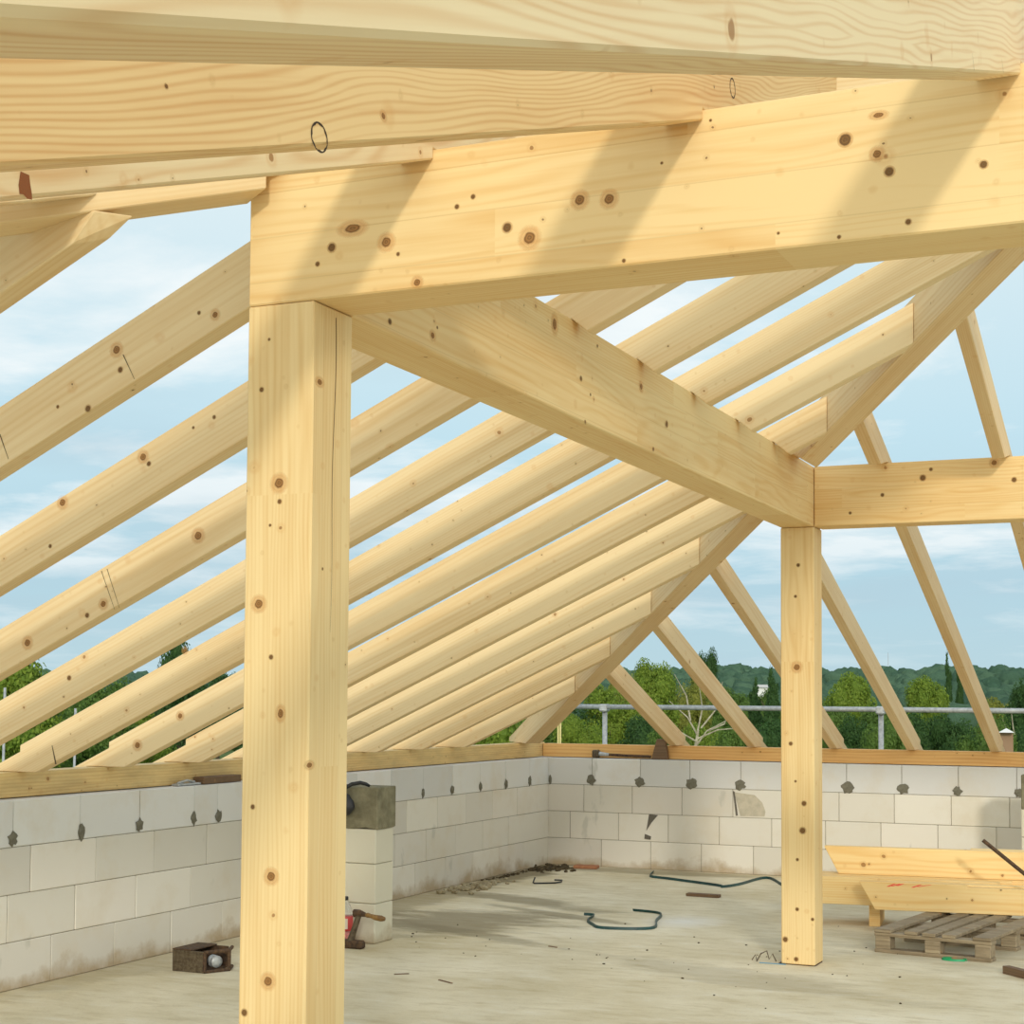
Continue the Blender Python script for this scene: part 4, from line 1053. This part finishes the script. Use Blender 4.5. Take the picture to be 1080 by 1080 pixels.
# row of bushes along the garden edge behind the rail
rb = random.Random(11)
places = ['left end of the rail', 'left rail upright', 'first back rafter', 'gap right of the first back rafter', 'second back rafter', 'gap left of the far post', 'far post', 'gap right of the far post', 'third back rafter foot', 'round light tree', 'right rail upright', 'fourth back rafter foot', 'gap before the fifth rafter', 'fifth back rafter foot', 'right frame edge']
for k, az in enumerate([612, 640, 676, 706, 742, 772, 806, 846, 876, 906, 936, 968, 1004, 1040, 1078]):
    d = 55 + rb.uniform(-6, 10); py = 752 + rb.uniform(-5, 6)
    if 690 < az < 780: py += 6
    lf = ['bright', 'mid', 'dark', 'mid'][(k*7) % 4] if az < 800 else ['dark', 'mid', 'dark'][k % 3]
    r = tree(az, d, ht(py, d), 62/1709.6*d, 'airy' if k % 2 else 'round', k, lf, 'leafy bush behind the guard rail, by the ' + places[k], 'bushes behind the guard rail', hgt=3.2)
    r.name = 'bush'; r['category'] = 'bush'
# pale bare tree
def bare_tree():
    x, y = bearing(736, 46); rnd = random.Random(21)
    r = empty('bare_tree', (x, y, GZ)); tag(r, 'bare-branched pale tree behind the rail left of the far post', 'tree', 'trees beyond the walls')
    H0 = ht(790, 46)-GZ
    bm = bmesh.new(); add_tube(bm, [(0, 0, 0), (.05, 0, H0*.6), (-.05, 0, H0+.1), (.02, 0, H0+.55)], [.12, .09, .05, .03], 8); obj('trunk', bm, M_PALEBARK, r)
    u = Vector((math.cos(R(24)), math.sin(R(24)), 0))
    for (a, b_, c_) in (((0, .15), (.3, .52), (.95, .9)), ((0, .3), (.55, .55), (1.35, .62)), ((0, .4), (-.25, .9), (-.85, 1.35)), ((0, .5), (.10, 1.15), (.05, 1.75)), ((.1, .6), (.5, 1.1), (.75, 1.9)), ((0, .2), (-.45, .5), (-.7, .62)), ((.3, .52), (.75, .72), (1.0, 1.25)), ((-.2, .8), (-.35, 1.5), (-.6, 2.1))):
        bm = bmesh.new(); add_tube(bm, [u*a[0]+Vector((0, 0, H0+a[1])), u*b_[0]+Vector((0, rnd.uniform(-.2, .2), H0+b_[1])), u*c_[0]+Vector((0, rnd.uniform(-.3, .3), H0+c_[1]))], [.028, .020, .008], 6); obj('branch', bm, M_PALEBARK, r)
bare_tree()
x, y = bearing(1072, 60)
r = empty('bare_tree', (x, y, GZ)); tag(r, 'pale bare branches at the right frame edge under the guard rail', 'tree', 'trees beyond the walls')
bm = bmesh.new(); h0 = ht(790, 60)-GZ; add_tube(bm, [(0, 0, 0), (0, 0, h0), (.2, 0, h0+.7)], [.1, .06, .03], 8); obj('trunk', bm, M_PALEBARK, r)
for q in ((-.5, 1.3), (.5, 1.4), (-.2, 1.7), (.3, 1.0)):
    bm = bmesh.new(); add_tube(bm, [(.05, 0, h0+.2), (q[0]*.6, 0, h0+.2+q[1]*.4), (q[0], .05, h0+q[1]*.95)], [.03, .02, .008], 6); obj('branch', bm, M_PALEBARK, r)

# distant wooded hills
M_GROUND = plain('grass_ground', s2l(92, 112, 56), .95, col2=s2l(70, 92, 44), nscale=.4, spec=.1)
bm = bmesh.new(); nx = 60
def hillz(px, d):
    t = min(1, max(0, (d-260)/640)); t = t*t*(3-2*t)
    crest = 8.5 + 4*noise.noise(Vector((px*.0045, 3.1, 0))) + 2.5*noise.noise(Vector((px*.016, 1.1, 0)))
    crest -= 5*min(1, max(0, (560-px)/300))
    return GZ + (crest-GZ)*t
rows = []
ds = [3, 40, 120, 220, 260, 330, 420, 520, 640, 780, 900, 1150, 1600]
for d in ds:
    rows.append([bm.verts.new((*bearing(-2600 + 6200*i/nx, d), hillz(-2600+6200*i/nx, d))) for i in range(nx+1)])
for a, b_ in zip(rows, rows[1:]):
    for i in range(nx): bm.faces.new((a[i], a[i+1], b_[i+1], b_[i]))
g = obj('ground', bm, M_GROUND, smooth=True); tag(g, 'green ground rising to distant hills', kind='structure')
rnd = random.Random(5); bm = bmesh.new()
protoV = []
for k in range(4):
    t = bmesh.new(); bmesh.ops.create_icosphere(t, subdivisions=2, radius=1)
    for v in t.verts: v.co *= 1 + .35*noise.noise(v.co*2.2 + Vector((k*7, 0, 0))) + .15*noise.noise(v.co*6)
    protoV.append(([v.co.copy() for v in t.verts], [[v.index for v in f.verts] for f in t.faces])); t.free()
verts = []; faces = []
for _ in range(5200):
    px = rnd.uniform(-260, 1400); d = rnd.uniform(300, 930)**1.0
    if d < 420 and rnd.random() < .45: continue
    x, y = bearing(px, d); s = rnd.uniform(1.8, 4.2)*(1.2 if d > 600 else 1); z = hillz(px, d) + s*rnd.uniform(.5, .95)
    pv, pf = protoV[rnd.randrange(4)]; a = rnd.uniform(0, 6.28); ca, sa = math.cos(a), math.sin(a); b0 = len(verts)
    for v in pv: verts.append((x + s*(v.x*ca - v.y*sa), y + s*(v.x*sa + v.y*ca), z + s*1.15*v.z))
    faces += [[i+b0 for i in f] for f in pf]
me = bpy.data.meshes.new('forest'); me.from_pydata(verts, [], faces)
m, ntf, bf = new_mat('hazy_forest_canopy'); gg = N(ntf, 'ShaderNodeNewGeometry'); tcf = N(ntf, 'ShaderNodeTexCoord'); nf = N(ntf, 'ShaderNodeTexNoise', Scale=.6, Detail=8.0, Roughness=.75); L(ntf, tcf.outputs['Object'], nf.inputs['Vector'])
fcol = mixc(ntf, math_n(ntf, 'ADD', math_n(ntf, 'MULTIPLY', gg.outputs['Random Per Island'], .55), math_n(ntf, 'MULTIPLY', nf.outputs[0], .5), None, True), s2l(62, 92, 74), s2l(98, 126, 98))  # distance haze is mixed into the canopy greens as a bluish tint
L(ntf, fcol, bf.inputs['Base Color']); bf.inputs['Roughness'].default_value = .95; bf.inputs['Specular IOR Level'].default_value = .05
bpn = N(ntf, 'ShaderNodeBump', Strength=1.0, Distance=1.2); L(ntf, nf.outputs[0], bpn.inputs['Height']); L(ntf, bpn.outputs[0], bf.inputs['Normal'])
me.polygons.foreach_set('use_smooth', [True]*len(me.polygons)); me.materials.append(m); fo = bpy.data.objects.new('forest', me); C.objects.link(fo); tag(fo, 'dark blue-green forest covering the distant hills', 'forest', kind='stuff')

def house(az, d, py, w, h, wall, roofc, label):
    x, y = bearing(az, d); z = ht(py, d) - h*1.5
    a = R(24.065) - math.atan((az-540)/1709.6)
    r = empty('house', (x, y, GZ), a); tag(r, label, 'house', 'houses among the trees')
    bm = bmesh.new(); add_box(bm, -w/2, w/2, 0, w*.8, 0, z+h-GZ); obj('wall', bm, plain('house_wall', wall, .9), r)
    bm = bmesh.new(); zt = z+h-GZ; P6 = [(-w*.55, -.3, zt), (w*.55, -.3, zt), (w*.55, w*.8+.3, zt), (-w*.55, w*.8+.3, zt), (-w*.5, w*.4, zt+h*.5), (w*.5, w*.4, zt+h*.5)]
    if 'tent' in label: P6[4] = (-.02*w, w*.4, zt+h*.5); P6[5] = (.02*w, w*.4, zt+h*.5)
    vs = [bm.verts.new(q) for q in P6]
    for f_ in ((0, 1, 5, 4), (2, 3, 4, 5), (1, 2, 5), (3, 0, 4), (0, 3, 2, 1)): bm.faces.new([vs[i] for i in f_])
    bmesh.ops.recalc_face_normals(bm, faces=bm.faces); obj('roof', bm, plain('house_roof', roofc, .8), r)
house(803, 215, 722, 1.7, .8, s2l(226, 226, 220), s2l(190, 188, 182), 'tiny pale house in the trees left of the far post')
house(1061, 47, 765, .36, .22, s2l(150, 120, 92), s2l(238, 234, 226), 'small white-topped tent roof by the rightmost rafter foot')
x, y = bearing(937, 900); bm = bmesh.new(); add_tube(bm, [(0, 0, 0), (0, 0, 33)], [.25, .12], 5); add_tube(bm, [(-2.2, 0, 24), (2.2, 0, 24)], .12, 5)
o = obj('radio_mast', bm, M_STEEL, loc=(x, y, -6)); tag(o, 'thin radio mast on the distant hill', 'mast')


# ------------------------------------------------------------------ sky, sun, camera
w = bpy.data.worlds.new('sky'); bpy.context.scene.world = w; w.use_nodes = True
nt = w.node_tree; bg = nt.nodes['Background']
tc = N(nt, 'ShaderNodeTexCoord'); P = tc.outputs['Generated']
sp = N(nt, 'ShaderNodeSeparateXYZ'); L(nt, P, sp.inputs[0])
base = ramp(nt, sp.outputs[2], [(.0, s2l(180, 206, 214)), (.07, s2l(174, 206, 219)), (.16, s2l(188, 218, 230)), (.30, s2l(212, 229, 235)), (.6, s2l(196, 210, 220)), (1.0, s2l(160, 182, 204))])
# clouds flattened towards the horizon
zc = math_n(nt, 'ADD', sp.outputs[2], .10)
cv = N(nt, 'ShaderNodeCombineXYZ'); L(nt, math_n(nt, 'DIVIDE', sp.outputs[0], zc), cv.inputs[0]); L(nt, math_n(nt, 'DIVIDE', sp.outputs[1], zc), cv.inputs[1])
c1 = N(nt, 'ShaderNodeTexNoise', Scale=1.1, Detail=8.0, Roughness=.58, Distortion=.3); 
mp = N(nt, 'ShaderNodeMapping'); mp.inputs['Location'].default_value = (2.3, 5.1, .4); L(nt, cv.outputs[0], mp.inputs['Vector']); L(nt, mp.outputs[0], c1.inputs['Vector'])
c2 = N(nt, 'ShaderNodeTexNoise', Scale=.35, Detail=3.0); L(nt, mp.outputs[0], c2.inputs['Vector'])
cf = math_n(nt, 'ADD', c1.outputs[0], math_n(nt, 'MULTIPLY', math_n(nt, 'SUBTRACT', c2.outputs[0], .5), .7))
cl = ramp(nt, cf, [(.47, 0.0), (.62, 1.0)])
fade = ramp(nt, sp.outputs[2], [(.02, .15), (.10, .75), (.3, .85)])
sky = mixc(nt, math_n(nt, 'MULTIPLY', cl, fade), base, s2l(240, 244, 244))
dk = N(nt, 'ShaderNodeTexNoise', Scale=.8, Detail=5.0); mp2 = N(nt, 'ShaderNodeMapping'); mp2.inputs['Location'].default_value = (7, 1, 0); L(nt, cv.outputs[0], mp2.inputs['Vector']); L(nt, mp2.outputs[0], dk.inputs['Vector'])
sky = mixc(nt, math_n(nt, 'MULTIPLY', ramp(nt, dk.outputs[0], [(.5, 0.0), (.68, 1.0)]), .45), sky, s2l(176, 200, 212))
# bright haze spread around the low sun behind the viewer
sd = N(nt, 'ShaderNodeVectorMath', operation='DOT_PRODUCT'); L(nt, P, sd.inputs[0]); sd.inputs[1].default_value = (.414, -.859, .30)
glow = math_n(nt, 'POWER', math_n(nt, 'MAXIMUM', sd.outputs['Value'], 0.0), 4.0)
gl = N(nt, 'ShaderNodeVectorMath', operation='SCALE'); gl.inputs[0].default_value = (1.0, .93, .80); L(nt, math_n(nt, 'MULTIPLY', glow, 1.15), gl.inputs['Scale'])
ga = N(nt, 'ShaderNodeVectorMath', operation='ADD'); L(nt, sky, ga.inputs[0]); L(nt, gl.outputs[0], ga.inputs[1]); sky = ga.outputs[0]
L(nt, sky, bg.inputs['Color']); bg.inputs['Strength'].default_value = 1.1

sl = bpy.data.lights.new('sun', 'SUN'); sl.energy = 1.4; sl.angle = R(4.5); sl.color = (1.0, .94, .84)
so = bpy.data.objects.new('sun', sl); C.objects.link(so)
dirv = Vector((-.482, 1.0, -.346)).normalized()
so.rotation_euler = dirv.to_track_quat('-Z', 'Y').to_euler(); so.location = (4, -8, 6)

cam = bpy.data.cameras.new('camera'); co = bpy.data.objects.new('camera', cam); C.objects.link(co)
fw = Vector((-0.40726419, 0.91193742, 0.0500602)); rt = Vector((0.9131953, 0.40747086, 0.00646859)); up = Vector((0.01449912, -0.04834917, 0.99872525))
co.matrix_world = Matrix(((rt.x, up.x, -fw.x, 0), (rt.y, up.y, -fw.y, 0), (rt.z, up.z, -fw.z, 1.56), (0, 0, 0, 1)))
cam.sensor_width = 36; cam.sensor_fit = 'HORIZONTAL'; cam.lens = 36*1709.645/1080; cam.shift_y = (649.8236-540)/1080; cam.clip_end = 5000; cam.clip_start = .05
sc = bpy.context.scene; sc.camera = co
sc.view_settings.view_transform = 'Standard'; sc.view_settings.look = 'None'; sc.view_settings.exposure = 0; sc.view_settings.gamma = 1
sc.view_settings.use_curve_mapping = False
